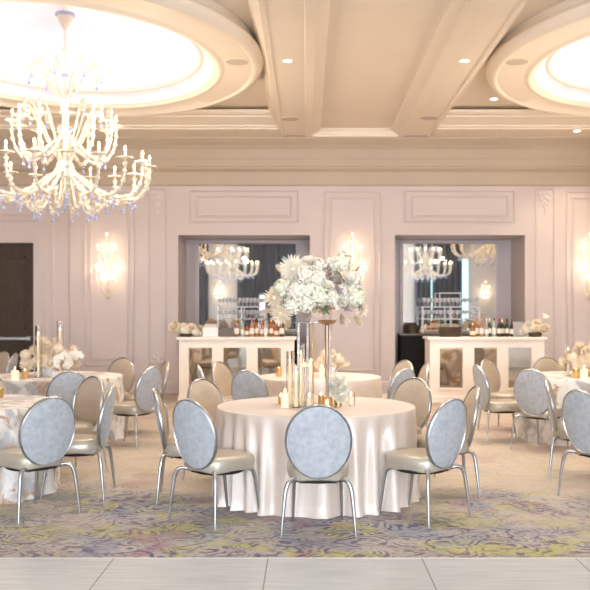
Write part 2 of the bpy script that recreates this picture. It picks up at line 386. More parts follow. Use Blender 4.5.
# domes: suspended ring, light cove, drum and shallow dome
ringp = [(2.60,5.078),(2.60,4.99),(2.66,4.96),(2.68,4.91),(2.655,4.865),(2.64,4.855),(2.615,4.825),(2.59,4.808),(2.56,4.803),(2.535,4.808),(2.52,4.828),(2.16,4.833),(2.13,4.823),(2.10,4.803),(2.07,4.798),(2.05,4.813),(2.03,4.833),(2.01,4.838),(1.99,4.85)]
bandp = [(1.99,4.85),(1.985,4.90),(1.95,4.94),(1.90,4.97),(1.85,4.985)]
beadp = [(1.85,4.985),(1.84,4.975),(1.81,4.975),(1.79,4.99),(1.775,5.01),(1.79,5.03),(1.82,5.03),(1.84,5.0),(2.02,5.0)]
dp = [(2.02,5.0),(2.04,5.08)] + [(2.04*cos(R(a)), 5.10+1.02*sin(R(a))) for a in range(0, 91, 6)]
dp[-1] = (1e-4, dp[-1][1])
for cx, cy in RC:
    for pr, mt in ((ringp,'ceil'),(bandp,'dome'),(beadp,'bead'),(dp,'dome')):
        m = MB(); m.open_ends = True; m.lathe(pr, 96); m.xf(Matrix.Translation((cx,cy,0)) @ Matrix.Diagonal((RSX,RSY,1,1))); trim(m, M[mt], 50)
    m = MB(); m.open_ends = True; m.lathe([(1.87,5.006),(1.96,5.006),(1.96,5.016),(1.87,5.016),(1.87,5.006)], 48); m.xf(Matrix.Translation((cx,cy,0)) @ Matrix.Diagonal((RSX,RSY,1,1)))
    o = trim(m, M['cove'])
# panel mouldings on the back wall (pixel rectangles turned into wall coordinates)
def wx(px): return X_at(px, WY)
def wz(py): return Z_at(py, WY)
def panel(px0, py0, px1, py1, wd=.045, th=.022, y=WY):
    x0, x1, z0, z1 = wx(px0), wx(px1), wz(py1), wz(py0)
    m = MB()
    def fr(o, i, t0, t1):
        A = [(x0+o,z0+o),(x1-o,z0+o),(x1-o,z1-o),(x0+o,z1-o)]; B = [(x0+i,z0+i),(x1-i,z0+i),(x1-i,z1-i),(x0+i,z1-i)]
        vs = [(x,y-t0,z) for x,z in A] + [(x,y-t1,z) for x,z in B]
        m.add(vs, [(k,(k+1)%4,4+(k+1)%4,4+k) for k in range(4)])
    fr(0, .004, 0, th); fr(.004, wd*.35, th, th*1.2); fr(wd*.35, wd*.7, th*1.2, th*.55); fr(wd*.7, wd, th*.5, 0)
    return trim(m, M['wall'])
for a in ((189,190,299,223),(195.5,195.5,292.5,217.5),(404,190,515,223),(410.5,195.5,508.5,217.5),(324,191,381,377),(330,197,375,371),(84,191,134.5,366),(90,197,129,360),(148,188,167,377),
          (535,188,555,377),(566,191,617,366),(572,197,611,360),(52,188,71,377),(-75,190,40,222),(-69,196,34,216),(633,188,652,377)): panel(*a)
# door on the left
d = MB(); d.box(DX[0], DX[1], WY+.10, WY+.16, 0, DZ)
dr = struct('door_1', d, M['door'])
xm = (DX[0]+DX[1])/2
pn = MB()
for a, b_ in ((DX[0]+.12, xm-.12), (xm+.12, DX[1]-.18)):
    for z0, z1 in ((1.2,2.6),(.2,.9)):
        for q in ((a,b_,z0,z0+.04),(a,b_,z1-.04,z1),(a,a+.04,z0,z1),(b_-.04,b_,z0,z1)): pn.box(q[0],q[1],WY+.085,WY+.1,q[2],q[3])
obj('door_panel', pn, M['door'], dr)
for a, b_ in ((DX[0]+.08, xm-.06), (xm+.06, DX[1]-.08)):
    hb = MB().bbox(a, b_, WY+.03, WY+.07, 1.0, 1.06, .01); hb.box(a, a+.08, WY+.07, WY+.1, .99, 1.07); hb.box(b_-.08, b_, WY+.07, WY+.1, .99, 1.07)
    obj('push_bar', hb, M['silver'], dr, label='metal push bar')
cs = MB(); t = .2
cs.prism_y([(DX[1],0),(DX[1]+t,0),(DX[1]+t,DZ+t),(DX[0]-t,DZ+t),(DX[0]-t,0),(DX[0],0),(DX[0],DZ),(DX[1],DZ)], WY-.03, WY+.0)
cs.prism_y([(DX[1]+.06,0),(DX[1]+t-.03,0),(DX[1]+t-.03,DZ+t-.03),(DX[0]-t+.03,DZ+t-.03),(DX[0]-t+.03,0),(DX[0]-.06,0),(DX[0]-.06,DZ+.06),(DX[1]+.06,DZ+.06)], WY-.045, WY-.03)
trim(cs, M['wall'])
# baseboards
def base(name, x0, x1):
    struct(name, MB().prism_x([(WY,0),(WY-.035,0),(WY-.035,.16),(WY-.025,.175),(WY-.025,.2),(WY-.008,.225),(WY,.225)], x0, x1), M['wall'])
base('baseboard_left', DX[1]+.2, NL[0]); base('baseboard_middle', NL[1], NR[0]); base('baseboard_right', NR[1], XR)
# plaster ornaments on the pilasters
def ornament(px, py, flip=1):
    m = MB(); s = .014
    x, z = wx(px), wz(py)
    def blob(dx, dz, rx, rz):
        k = len(m.v); m.ball((0,0,0), 1, 8, 6)
        m.xf(Matrix.Translation((x+dx, WY-.004, z+dz*flip)) @ Matrix.Diagonal((rx, s*1.4, rz, 1)), k)
    for dx in (-.09, -.03, .03, .09): blob(dx, .1, .028, .05)
    blob(0,.03,.06,.04); blob(-.07,.0,.03,.06); blob(.07,.0,.03,.06); blob(0,-.06,.035,.05); blob(-.04,-.1,.02,.04); blob(.04,-.1,.02,.04); blob(0,-.16,.025,.06); blob(0,-.25,.014,.05)
    for q in (-1, 1):
        m.tube(smooth_path([(x+q*.03,WY-.01,z-.02*flip),(x+q*.12,WY-.012,z+.02*flip),(x+q*.12,WY-.012,z+.1*flip),(x+q*.07,WY-.012,z+.08*flip)]), .012, 6)
    return m
for px, py, fl, lab in ((157.5,199,1,'plaster swag ornament at top of pilaster left of left bar'),(157.5,357,-1,'plaster ornament at foot of pilaster left of left bar'),
                (545,199,1,'plaster swag ornament at top of pilaster right of right bar'),(547,360,-1,'plaster ornament at foot of pilaster right of right bar')):
    tag(obj('plaster_ornament', ornament(px, py, fl), M['ornament']), lab, 'ornament', 'pilaster ornaments')
# niche mirrors
def niche_mirror(x0, x1, lab):
    t = thing('wall_mirror', lab, 'mirror', ((x0+x1)/2, NB, 0))
    h = (x1-x0)/2; z0, z1 = .3, 2.935
    obj('mirror_glass', MB().box(-h, h, -.03, -.012, z0, z1), M['mirror'], t)
    fr = MB(); q = .07
    for a, b_, c0, c1 in ((-h-q,-h,z0,z1),(h,h+q,z0,z1),(-h-q,h+q,z1,z1+.055),(-h-q,h+q,z0-q,z0)): fr.bbox(a, b_, -.05, -.002, c0, c1, .008)
    obj('frame', fr, M['niche'], t)
niche_mirror(-2.19, -.223, 'large wall mirror in the niche behind the left bar')
niche_mirror(1.949, 3.837, 'large wall mirror in the niche behind the right bar')

# ------------------------------------------------------------------ ceiling fittings
def downlight(px, py, z, lab):
    d = (z-CH)*F/(VY-py); x = X_at(px, d)
    t = thing('recessed_downlight', lab, 'downlight', (x, d, z), 0, 'recessed downlights')
    m = MB(); m.open_ends = True; m.lathe([(.055,0),(.075,-.004),(.085,-.003),(.088,0)], 20); obj('trim_ring', m, M['whitemetal'], t)
    obj('lens', MB().lathe([(1e-4,-.003),(.055,-.003),(.055,0),(1e-4,0)], 20), M['lens'], t)
    return (x, d, z)
dls = [downlight(287.5, 61, 4.82, 'small recessed downlight in the left ceiling beam'), downlight(464.5, 61, 4.82, 'small recessed downlight in the right ceiling beam'),
       downlight(494, 99, 5.08, 'recessed downlight in the recess left of right ceiling ring'), downlight(577, 131, 4.8, 'recessed downlight above the far right wall')]
def speaker(px, py, z, lab, r=.16):
    d = (z-CH)*F/(VY-py); x = X_at(px, d)
    t = thing('ceiling_speaker', lab, 'speaker', (x, d, z), 0, 'flush ceiling speakers')
    m = MB(); m.open_ends = True; m.lathe([(r-.012,-.004),(r,-.006),(r+.008,-.004),(r+.01,0)], 28); obj('rim', m, M['ceil'], t)
    obj('grille', MB().lathe([(1e-4,-.003),(r-.012,-.004),(r-.012,0)], 28), M['grille'], t)
speaker(237, 62, 4.828, 'round flush speaker in the left ceiling ring'); speaker(517, 62, 4.828, 'round flush speaker in the right ceiling ring')
speaker(290, 119, 4.822, 'round flush speaker at wall end of left beam'); speaker(429, 118, 4.822, 'round flush speaker at wall end of right beam')

# ------------------------------------------------------------------ chairs
def make_chair(lab):
    t = thing('banquet_chair', lab, 'chair', (0,0,0), 0, 'oval back banquet chairs')
    # seat
    n = 40; lv = [(.372,.90),(.380,.975),(.41,1.0),(.445,1.0),(.468,.975),(.483,.91),(.490,.80),(.494,.55),(.495,.25),(.495,.001)]
    vs = []; fs = []
    for z, s in lv:
        for i in range(n):
            a = 2*pi*i/n; ca, sa = cos(a), sin(a); e = .62
            x = abs(ca)**e*(1 if ca > 0 else -1); y = abs(sa)**e*(1 if sa > 0 else -1)
            hw = .222 + .022*y
            vs.append((x*hw*s, .005+y*.232*s, z + (.006*cos(4*a) if z < .4 else 0)))
    for k in range(len(lv)-1):
        for i in range(n): j = (i+1) % n; fs.append((k*n+i,k*n+j,k*n+n+j,k*n+n+i))
    fs.append(tuple(range(n-1,-1,-1)))
    obj('seat', MB().add(vs, fs), M['seat'], t, label='pewter leather seat')
    p = MB().lathe([(1e-4,0),(.17,0),(.185,.008),(.19,.02),(1e-4,.02)], 24); p.xf(Matrix.Translation((0,.0,.352)) @ Matrix.Diagonal((1.05,1.05,1,1)))
    obj('seat_pan', p, M['black'], t)
    # oval back
    hw, hh, zc = .222, .258, .662; T = Matrix.Translation((0,-.215,.40)) @ Matrix.Rotation(R(10.5), 4, 'X') @ Matrix.Translation((0,0,-.40))
    def shell(y0, bulge, rim, sgn, k=1.0):
        n, mrings = 48, 9; vs = []; fs = []
        for q in range(mrings+1):
            u = q/mrings
            for i in range(n):
                a = 2*pi*i/n; x = u*hw*k*cos(a); z = zc+u*hh*k*sin(a)
                edge = 1-u**4
                y = y0 + sgn*(rim + bulge*edge**.8) + .55*x*x
                vs.append((x, y, z))
        for q in range(mrings):
            for i in range(n): j = (i+1) % n; fs.append((q*n+i,q*n+j,q*n+n+j,q*n+n+i))
        b0 = len(vs)
        for i in range(n):
            a = 2*pi*i/n; x = hw*k*cos(a); vs.append((x, y0+.55*x*x, zc+hh*k*sin(a)))
        for i in range(n): j = (i+1) % n; fs.append((mrings*n+i, mrings*n+j, b0+j, b0+i))
        m = MB().add(vs, fs); m.xf(T); return m
    obj('backrest', shell(0, .012, .012, -1), M['velvet'], t, sharp=60, label='pale blue grey crushed velvet outer back')
    obj('back_cushion', shell(.001, .022, .008, 1, .985), M['leather'], t, sharp=60, label='champagne leather inner back')
    m = MB(); n = 56; pth = []
    vs = []; fs = []; q = 8
    for i in range(n):
        a = 2*pi*i/n; c0 = Vector((hw*cos(a), .55*(hw*cos(a))**2, zc+hh*sin(a))); nr = Vector((cos(a)/hw, 0, sin(a)/hh)).normalized()
        for j in range(q):
            b_ = 2*pi*j/q; vs.append(c0 + nr*(.007+.008*cos(b_)) + Vector((0,1,0))*.0165*sin(b_))
    for i in range(n):
        i2 = (i+1) % n
        for j in range(q): j2 = (j+1) % q; fs.append((i*q+j, i2*q+j, i2*q+j2, i*q+j2))
    obj('back_frame', MB().add(vs, fs).xf(T), M['silver'], t, label='thin silver metal frame around the oval back')
    for s in (-1, 1):
        pth = smooth_path([(s*.12,-.15,.363),(s*.165,-.195,.385),(s*.205,-.225,.375),(s*.228,-.24,.32),(s*.24,-.252,.22),(s*.25,-.262,.11),(s*.258,-.272,0)], 5)
        obj('leg', MB().tube(pth, lerp_list([.013,.0155,.016,.0155,.013,.011,.0085], len(pth)), 10), M['silver'], t)
    for s in (-1, 1):
        pth = smooth_path([(s*.12,.12,.363),(s*.15,.165,.372),(s*.168,.2,.35),(s*.174,.218,.29),(s*.178,.235,.18),(s*.183,.262,0)], 5)
        obj('leg', MB().tube(pth, lerp_list([.013,.0155,.016,.0145,.012,.0085], len(pth)), 10), M['silver'], t)
    br = MB().box(-.13,.13,-.165,-.145,.352,.374); br.box(-.13,.13,.11,.13,.352,.374); obj('stretcher', br, M['black'], t)
    return t
T1 = (.077,7.66); T2 = (.15,11.0); T3 = (-3.05,7.85); T4 = (-3.13,11.1); T5 = (3.45,11.1); T6 = (3.66,8.2); T7 = (-5.75,14.0)
chairs = [   # x, y, table, extra turn (deg), label
 (.08,6.51,T1,0,'oval back chair front and centre, velvet back to camera, at champagne table',0),
 (-.67,6.83,T1,0,'oval back chair turned away at front left of champagne table',0),
 (.87,6.87,T1,0,'oval back chair turned away at front right of champagne table',0),
 (-.97,7.56,T1,0,'edge-on oval back chair at left side of champagne table',0),
 (1.15,7.72,T1,0,'edge-on oval back chair at right side of champagne table',0),
 (-0.92,8.5,T1,0,'oval back chair facing camera at back left of champagne table',1),
 (0.97,8.62,T1,0,'oval back chair facing camera at back right of champagne table',1),
 (-0.68,9.84,T2,8,'grey velvet backed chair at front left of the table behind champagne table',1),
 (0.98,10.2,T2,0,'grey velvet backed chair at front right of the table behind champagne table',1),
 (-0.82,11.25,T2,-12,'champagne fronted chair at left of the table behind champagne table',1),
 (1.03,11.55,T2,0,'champagne fronted chair at right rear of the table behind champagne table',1),
 (-1.27,10.75,T2,0,'narrow edge-on chair in front of left bar mirror panel',1),
 (1.42,11.1,T2,0,'narrow edge-on chair in front of left end of right bar',1),
 (-2.14,6.99,T3,0,'velvet backed chair turned away at near left patterned table',0),
 (-1.96,7.68,T3,11,'edge-on chair at right side of near left patterned table',0),
 (-2.21,8.8,T3,0,'champagne fronted chair at back right of near left patterned table',1),
 (-3.28,9.2,T3,0,'chair at back of near left patterned table, cut by left edge of photo',1),
 (-2.54,9.62,T4,0,'velvet backed chair at front right of far left flower table',1),
 (-1.8,10.4,T4,0,'velvet backed chair with seat showing at right of far left flower table',1),
 (-1.86,11.6,T4,0,'champagne fronted chair half hidden at right of far left flower table',1),
 (-2.555,12.33,T4,0,'champagne fronted chair at back right of far left flower table',1),
 (2.49,10.0,T5,0,'velvet backed chair at front left of far right flower table',1),
 (2.06,10.75,T5,-6,'velvet edged chair with seat showing at left of far right flower table',1),
 (2.46,12.0,T5,0,'champagne fronted chair at back left of far right flower table',1),
 (3.33,12.45,T5,0,'champagne fronted chair directly behind far right flower table',1),
 (2.25,7.4,T6,0,'velvet backed chair cut by right edge of photo',1),
 (2.31,8.6,T6,0,'edge-on champagne chair just left of chair at right edge',1),
 (-4.47,13.5,T7,24,'velvet backed chair against dark door at far left edge',1),
 (-4.98,14.0,T7,52,'champagne fronted chair against dark door at far left edge',0),
]
proto = None
for i, (x, y, tb, ex, lab, back) in enumerate(chairs):
    if back:                                             # the place given is that of the backrest
        dx, dy = tb[0]-x, tb[1]-y; dd = math.hypot(dx, dy); f = max(1.115 if tb is not T2 else 1.03, dd-.28)
        x, y = tb[0]-dx/dd*f, tb[1]-dy/dd*f
    rz = math.atan2(tb[1]-y, tb[0]-x) - pi/2 + R(ex)
    if i == 0: proto = make_chair(lab); proto.location = (x,y,0); proto.rotation_euler.z = rz
    else: dup(proto, (x,y,0), rz, lab)

# ------------------------------------------------------------------ tables and cloths
def cloth(r, seed, nf=26, amp=.022, top=.765):
    rnd = random.Random(seed); n = 240
    ph = [rnd.uniform(0, 2*pi) for _ in range(4)]
    def fold(a): 
        w = a + .07*sin(3*a+ph[0]) + .05*sin(5*a+ph[1])
        return (sin(nf*w+ph[2]) + .45*sin(nf*.5*2//2*w*0 + (nf//2+3)*w+ph[3]))*(.75+.35*sin(4*a+ph[1]))
    vs = [(0,0,top)]; fs = []; rings = []
    for k in (.3,.6,.85,.96): rings.append([(r*k*cos(2*pi*i/n), r*k*sin(2*pi*i/n), top) for i in range(n)])
    for dr, dz in ((0,0),(.006,-.003),(.009,-.010)): rings.append([((r-.004+dr)*cos(2*pi*i/n), (r-.004+dr)*sin(2*pi*i/n), top+dz) for i in range(n)])
    H = top-.012
    for k in range(1, 15):
        t = k/14; ring = []
        for i in range(n):
            a = 2*pi*i/n; f = fold(a)
            rr = r+.004 + amp*f*min(1, t*4)**.8*(.5+.5*t) + .012*t
            if t > .93: rr += .012*(1+sin(nf*.5*a+ph[0]))
            ring.append((rr*cos(a + .012*t*sin(7*a+ph[2])), rr*sin(a + .012*t*sin(7*a+ph[2])), top-.012 - H*t + .004*(1 if t == 1 else 0)))
        rings.append(ring)
    for rg in rings: vs += rg
    for i in range(n): fs.append((0, 1+i, 1+(i+1) % n))
    for k in range(len(rings)-1):
        for i in range(n): j = (i+1) % n; fs.append((1+k*n+i, 1+k*n+j, 1+k*n+n+j, 1+k*n+n+i))
    return MB().add(vs, fs)
def table(tb, r, mat, seed, tlab, clab, nf=26, amp=.022):
    t = thing('round_table', tlab, 'table', (tb[0],tb[1],0), 0, 'round banquet tables')
    obj('tabletop', MB().lathe([(1e-4,.735),(r-.03,.735),(r-.02,.742),(r-.02,.752),(r-.03,.759),(1e-4,.759)], 48), M['browntop'], t)
    for k in range(4):
        a = pi/4+k*pi/2; obj('leg', MB().tube([(.5*cos(a),.5*sin(a),0),(.5*cos(a),.5*sin(a),.735)], .016, 8), M['silver'], t)
    c_ = obj('tablecloth', cloth(r, seed, nf, amp), mat, None, (tb[0],tb[1],0), sharp=70)
    tag(c_, clab, 'tablecloth', 'floor length tablecloths')
table(T1, .836, M['satin'], 1, 'round banquet table under the champagne satin cloth, front centre', 'plain champagne satin cloth on the front centre table, falling in folds', 27, .046)
table(T2, .75, M['satin'], 2, 'round banquet table behind the front centre table', 'plain champagne cloth on the table behind the front centre table', 24)
table(T3, .836, M['marbled'], 3, 'round banquet table at near left, cut by photo edge', 'rust and grey marbled cloth on the near left table', 20)
table(T4, .836, M['marbled'], 4, 'round banquet table at far left below ivory flowers', 'marbled cloth on the far left table with ivory flowers', 20)
table(T5, .836, M['marbled'], 5, 'round banquet table at far right below ivory flowers', 'marbled cloth on the far right table with ivory flowers', 20)
table(T6, .836, M['marbled'], 6, 'round banquet table just past the right edge of photo', 'marbled cloth on the table just past the right edge', 20)

# ------------------------------------------------------------------ bars
def bar(x0, x1, lab):
    W = x1-x0; Y0, Y1 = 15.24, 15.86; Hh = 1.07
    t = thing('bar_counter', lab, 'bar', (x0, Y0, 0))
    pan = [(.165,.555),(.745,1.135),(1.32,1.71)]
    k = W/1.93; pan = [(a*k, b_*k) for a, b_ in pan]; z0, z1 = .253, .935
    m = MB(); xs = [0]+[q for p in pan for q in p]+[W]
    for i in range(0, len(xs), 2): m.box(xs[i], xs[i+1], 0, .05, 0, Hh)
    for a, b_ in pan: m.box(a, b_, 0, .05, 0, z0); m.box(a, b_, 0, .05, z1, Hh)
    m.box(0, .05, .05, Y1-Y0, 0, Hh); m.box(W-.05, W, .05, Y1-Y0, 0, Hh); m.box(.05, W-.05, .3, .33, .0, Hh)
    obj('body', m, M['barwhite'], t)
    obj('counter_top', MB().bbox(-.04, W+.04, -.05, Y1-Y0+.03, Hh, Hh+.045, .008), M['bartop'], t)
    obj('plinth', MB().bbox(-.015, W+.015, -.018, .0, 0, .12, .006), M['barwhite'], t)
    for a, b_ in pan:
        obj('mirror_panel', MB().box(a-.01, b_+.01, .03, .045, z0-.01, z1+.01), M['antique'], t, label='tinted mirror panel')
        fr = MB(); q = .035
        for u0, u1, v0, v1 in ((a-q,a,z0-q,z1+q),(b_,b_+q,z0-q,z1+q),(a,b_,z1,z1+q),(a,b_,z0-q,z0)): fr.bbox(u0, u1, -.016, .002, v0, v1, .005)
        obj('panel_moulding', fr, M['barwhite'], t)
    return Hh+.045
BT = bar(-2.17, -.22, 'cream bar counter with mirrored panels, left of the tall flowers')
bar(2.08, 4.02, 'cream bar counter with mirrored panels, right of the tall flowers')
def backbar(x0, x1, lab):
    t = thing('back_bar_cabinet', lab, 'cabinet', (x0, 17.45, 0)); W = x1-x0
    obj('body', MB().bbox(0, W, 0, .6, 0, 1.08, .01), M['blackwood'], t)
    obj('counter_top', MB().bbox(-.02, W+.02, -.03, .62, 1.08, 1.12, .008), M['browntop'], t)
    dm = MB(); k = 3
    for i in range(k): dm.bbox(W*i/k+.03, W*(i+1)/k-.03, -.015, 0, .08, 1.0, .006)
    obj('door_fronts', dm, M['blackwood'], t)
backbar(-2.3, -.15, 'black back bar cabinet behind the left bar'); backbar(1.82, 3.98, 'black back bar cabinet behind the right bar')

# glass risers with stemmed glasses
def riser(x0, x1, lab, slab, frame=False):
    yb = 17.86; zz = (1.40, 1.64)
    t = thing('glass_riser', lab, 'shelf', (x0, yb, 1.12)); W = x1-x0
    for z, dy in zip(zz, (-.09, .02)):
        obj('shelf', MB().bbox(0, W, -.085, .085, z-1.12-.014, z-1.12, .003), M['whitemetal'], t)
    for x in (.012, W/2, W-.012):
        p = MB(); 
        for y in (-.078, .078): p.box(x-.007, x+.007, y-.007, y+.007, 0, .52)
        p.box(x-.007, x+.007, -.078, .078, .51, .524)
        obj('post', p, M['whitemetal'], t)
    if frame:
        f_ = MB()
        for a, b_, c0, c1 in ((.36,.372,.52,.80),(.88,.892,.52,.80),(.36,.892,.79,.802)): f_.box(a, b_, .06, .075, c0, c1)
        obj('rail', f_, M['whitemetal'], t)
    gm = MB(); gm.open_ends = False
    gm.lathe([(1e-4,0),(.032,0),(.031,.004),(.006,.010),(.004,.02),(.004,.075),(.010,.085),(.027,.105),(.034,.135),(.030,.175),(.028,.175),(.032,.135),(.025,.107),(1e-4,.09)], 12)
    me = mesh('wine_glass', gm, M['stemware'])
    n = int(W/.078)
    for si, z in enumerate(zz):
        for q in range(n):
            x = x0+.05+q*(W-.1)/(n-1)
            if abs(x-(x0+W/2)) < .02: x += .03
            o = obj('wine_glass', me, None, None, (x, yb-.02, z))
            tag(o, 'stemmed glass on the %s shelf of the %s' % (('lower','upper')[si], slab), 'glass', '%s glasses behind the %s' % (('lower shelf','upper shelf')[si], slab.split(' behind ')[-1]))
riser(-1.78, -.82, 'white metal glass riser behind the left bar', 'riser behind the left bar')
riser(2.28, 3.42, 'white metal glass riser behind the right bar', 'riser behind the right bar', True)

# bottles
def bottle_parts(kind):
    b = MB()
    if kind == 'spirit': pr = [(1e-4,0),(.036,0),(.038,.004),(.038,.19),(.034,.205),(.018,.225),(.0145,.24),(.0145,.285)]; lz = (.05,.15); cap = (.28,.315,.0165); lr = .0388
    elif kind == 'wine': pr = [(1e-4,0),(.035,0),(.0375,.005),(.0375,.18),(.034,.2),(.018,.225),(.0145,.25),(.0145,.29)]; lz = (.06,.14); cap = (.255,.315,.016); lr = .0383
    elif kind == 'squat': pr = [(1e-4,0),(.048,0),(.05,.005),(.05,.12),(.044,.145),(.02,.165),(.016,.18),(.016,.2)]; lz = (.035,.1); cap = (.195,.235,.02); lr = .0508
    else: pr = [(1e-4,0),(.03,0),(.032,.004),(.031,.16),(.022,.20),(.013,.24),(.013,.29)]; lz = (.05,.13); cap = (.28,.31,.0145); lr = .0325
    b.lathe(pr, 14); l = MB(); l.open_ends = True; l.lathe([(lr,lz[0]),(lr,lz[1])], 14)
    c_ = MB().lathe([(cap[2],cap[0]),(cap[2],cap[1]-.003),(cap[2]-.003,cap[1])], 12)
    return b, l, c_
BM = {}
for k in ('spirit','wine','squat','slim'):
    b, l, c_ = bottle_parts(k); BM[k] = (b, l, c_)
def bottle(x, y, kind, mat, cap, lab, z, grp):
    t = thing('bottle', lab, 'bottle', (x,y,z), random.uniform(0,6), grp)
    b, l, c_ = BM[kind]
    obj('glass_body', mesh('glass_body', b, M[mat]), None, t); obj('label', mesh('label', l, M['paper']), None, t); obj('cap', mesh('cap', c_, M[cap]), None, t)
yb = 15.50
LB = [(237,'spirit','amber','gold','amber bottle with gold cap, leftmost on the left bar'),(242.5,'slim','clearsp','blackcap','slim clear bottle second from left on the left bar'),
      (247,'squat','amber','blackcap','squat amber bottle left of centre on the left bar'),(252,'spirit','rosebt','redcap','rosy bottle with red cap on the left bar'),
      (256.5,'wine','amber','blackcap','tall amber bottle with black cap mid row on the left bar'),(261.5,'slim','rosebt','gold','slim rosy bottle with gold cap on the left bar'),
      (266,'spirit','clearsp','redcap','clear bottle with red cap on the left bar'),(271,'wine','amber','gold','tall amber bottle with gold cap on the left bar'),
      (276.5,'squat','amber','redcap','squat amber bottle with red cap on the left bar'),(282,'spirit','darkb','blackcap','dark bottle at right end of the row on the left bar')]
for i, (px, k, m_, cp, lab) in enumerate(LB): bottle(X_at(px, yb), yb + .05*((i*7) % 3-1), k, m_, cp, lab, BT, 'bottles on the left bar')
RB = [(472,'squat','amber','gold','squat amber bottle leftmost on the right bar'),(477,'spirit','amber','redcap','amber bottle with red cap on the right bar'),(481.5,'spirit','rosebt','gold','rosy bottle with gold cap on the right bar'),
      (486,'slim','clearsp','gold','slim clear bottle with gold cap on the right bar'),(490,'wine','greenb','gold','green bottle with gold cap on the right bar'),(494,'spirit','clearsp','blackcap','clear bottle with black cap on the right bar'),
      (498.5,'wine','darkb','redcap','dark wine bottle with red cap on the right bar'),(503,'wine','darkb','gold','dark wine bottle with gold cap on the right bar'),(507,'wine','darkb','blackcap','dark wine bottle with black cap on the right bar'),
      (511,'slim','darkb','redcap','slim dark bottle rightmost on the right bar')]
for i, (px, k, m_, cp, lab) in enumerate(RB): bottle(X_at(px, yb), yb + .05*((i*5) % 3-1), k, m_, cp, lab, BT, 'bottles on the right bar')
# other bar ware
def tub(x, y, z, r, h, mat, name, lab, cat):
    m = MB().lathe([(1e-4,0),(r*.9,0),(r*.95,.006),(r,h-.008),(r*1.03,h),(r*.98,h),(r*.94,.02),(1e-4,.018)], 28)
    return tag(obj(name, m, M[mat], None, (x,y,z)), lab, cat)
tub(X_at(450,15.5), 15.5, BT, .205, .165, 'bucket', 'beverage_tub', 'wide dark metal drinks tub on the left end of right bar', 'tub')
tub(X_at(412,17.7), 17.70, 1.12, .15, .15, 'bucket', 'bowl', 'dark bowl on back cabinet at left of right niche', 'bowl')
cadd = thing('bar_caddy', 'dark square bar caddy beside the bottles on the left bar', 'caddy', (X_at(227,15.5),15.5,BT))
m = MB(); m.box(-.12,.12,-.08,.08,0,.01); m.box(-.12,.12,-.08,-.07,.01,.15); m.box(-.12,.12,.07,.08,.01,.15); m.box(-.12,-.11,-.07,.07,.01,.15); m.box(.11,.12,-.07,.07,.01,.15); obj('box', m, M['bucket'], cadd)
obj('divider', MB().box(-.004,.004,-.07,.07,.01,.13), M['bucket'], cadd)
nb_ = thing('napkin_box', 'white box with stacked napkins on the left end of left bar', 'box', (X_at(211,15.48),15.48,BT))
m = MB(); m.bbox(-.13,.13,-.1,.1,0,.16,.008); obj('box', m, M['ceramic'], nb_)
m = MB()
for k in range(6): m.box(-.10+.004*(k%2),.10,-.08,.08-.004*(k%3),.16+.010*k,.168+.010*k)
obj('napkin_stack', m, M['paper'], nb_)
sg = thing('acrylic_sign', 'small blank pale sign in holder beside flowers on the right bar', 'sign', (X_at(518,15.42),15.42,BT))
obj('panel', MB().box(-.085,.085,-.003,.003,.012,.26), M['acrylic'], sg); obj('foot', MB().bbox(-.09,.09,-.035,.035,0,.013,.003), M['acrylic'], sg)

# ------------------------------------------------------------------ flowers
def place(m, k, M_): m.xf(M_, k)
def aim(dirv, roll=0):
    q = Vector(dirv).normalized().to_track_quat('Z', 'Y'); return q.to_matrix().to_4x4() @ Matrix.Rotation(roll, 4, 'Z')
def petal(m, L_, W_, cup, base, Mx, curl=0., seg=3):
    vs = []; 
    for i in range(seg+1):
        t = i/seg; wd = W_*sin(pi*min(1, .12+t*.80))**.7*.5 if i < seg else W_*.12
        x = base + L_*t*cos(cup); z = L_*t*sin(cup) + curl*L_*t*t
        vs += [Mx @ Vector((x,-wd,z+.1*wd)), Mx @ Vector((x,0,z)), Mx @ Vector((x,wd,z+.1*wd))]
    fs = []
    for i in range(seg):
        for j in range(2): fs.append((i*3+j, i*3+3+j, i*3+4+j, i*3+1+j))
    m.add(vs, fs)
def fib(n):
    for i in range(n):
        z = 1-2*(i+.5)/n; r = math.sqrt(1-z*z); a = i*2.39996; yield Vector((r*cos(a), r*sin(a), z))
def hydrangea(r=.075, n=110, seed=0):
    rnd = random.Random(seed); m = MB(); m.ball((0,0,0), r*.8, 12, 8)
    for v in fib(n):
        v = (v + Vector((rnd.uniform(-.12,.12),rnd.uniform(-.12,.12),rnd.uniform(-.12,.12)))).normalized()
        Mx = Matrix.Translation(v*r*rnd.uniform(.88,1.06)) @ aim(v, rnd.uniform(0,6))
        for k in range(4): petal(m, r*.24, r*.24, R(rnd.uniform(5,35)), 0, Mx @ Matrix.Rotation(k*pi/2, 4, 'Z'), 0, 2)
    return m
def mum(r=.1, seed=0):
    rnd = random.Random(seed); m = MB(); m.ball((0,0,.01), r*.28, 10, 6)
    for ly, (n, el) in enumerate(((26,-25),(26,-5),(24,15),(20,35),(16,55),(9,75))):
        for k in range(n):
            Mx = Matrix.Rotation(2*pi*(k+.5*(ly % 2))/n + rnd.uniform(-.06,.06), 4, 'Z')
            petal(m, r*rnd.uniform(.85,1.08), r*.11, R(el+rnd.uniform(-6,6)), 0, Mx, .05, 3)
    return m
def rose(r=.05, seed=0):
    rnd = random.Random(seed); m = MB(); m.ball((0,0,r*.3), r*.45, 10, 6, 1.1)
    for n, cup, L_, b0 in ((5,78,1.0,.18),(6,62,1.1,.3),(7,42,1.15,.36),(7,18,1.1,.36)):
        for k in range(n):
            Mx = Matrix.Rotation(2*pi*k/n + rnd.uniform(0,.4)+n, 4, 'Z')
            petal(m, r*L_, r*1.2, R(cup), r*b0, Mx, -.1 if cup < 50 else .12, 4)
    return m
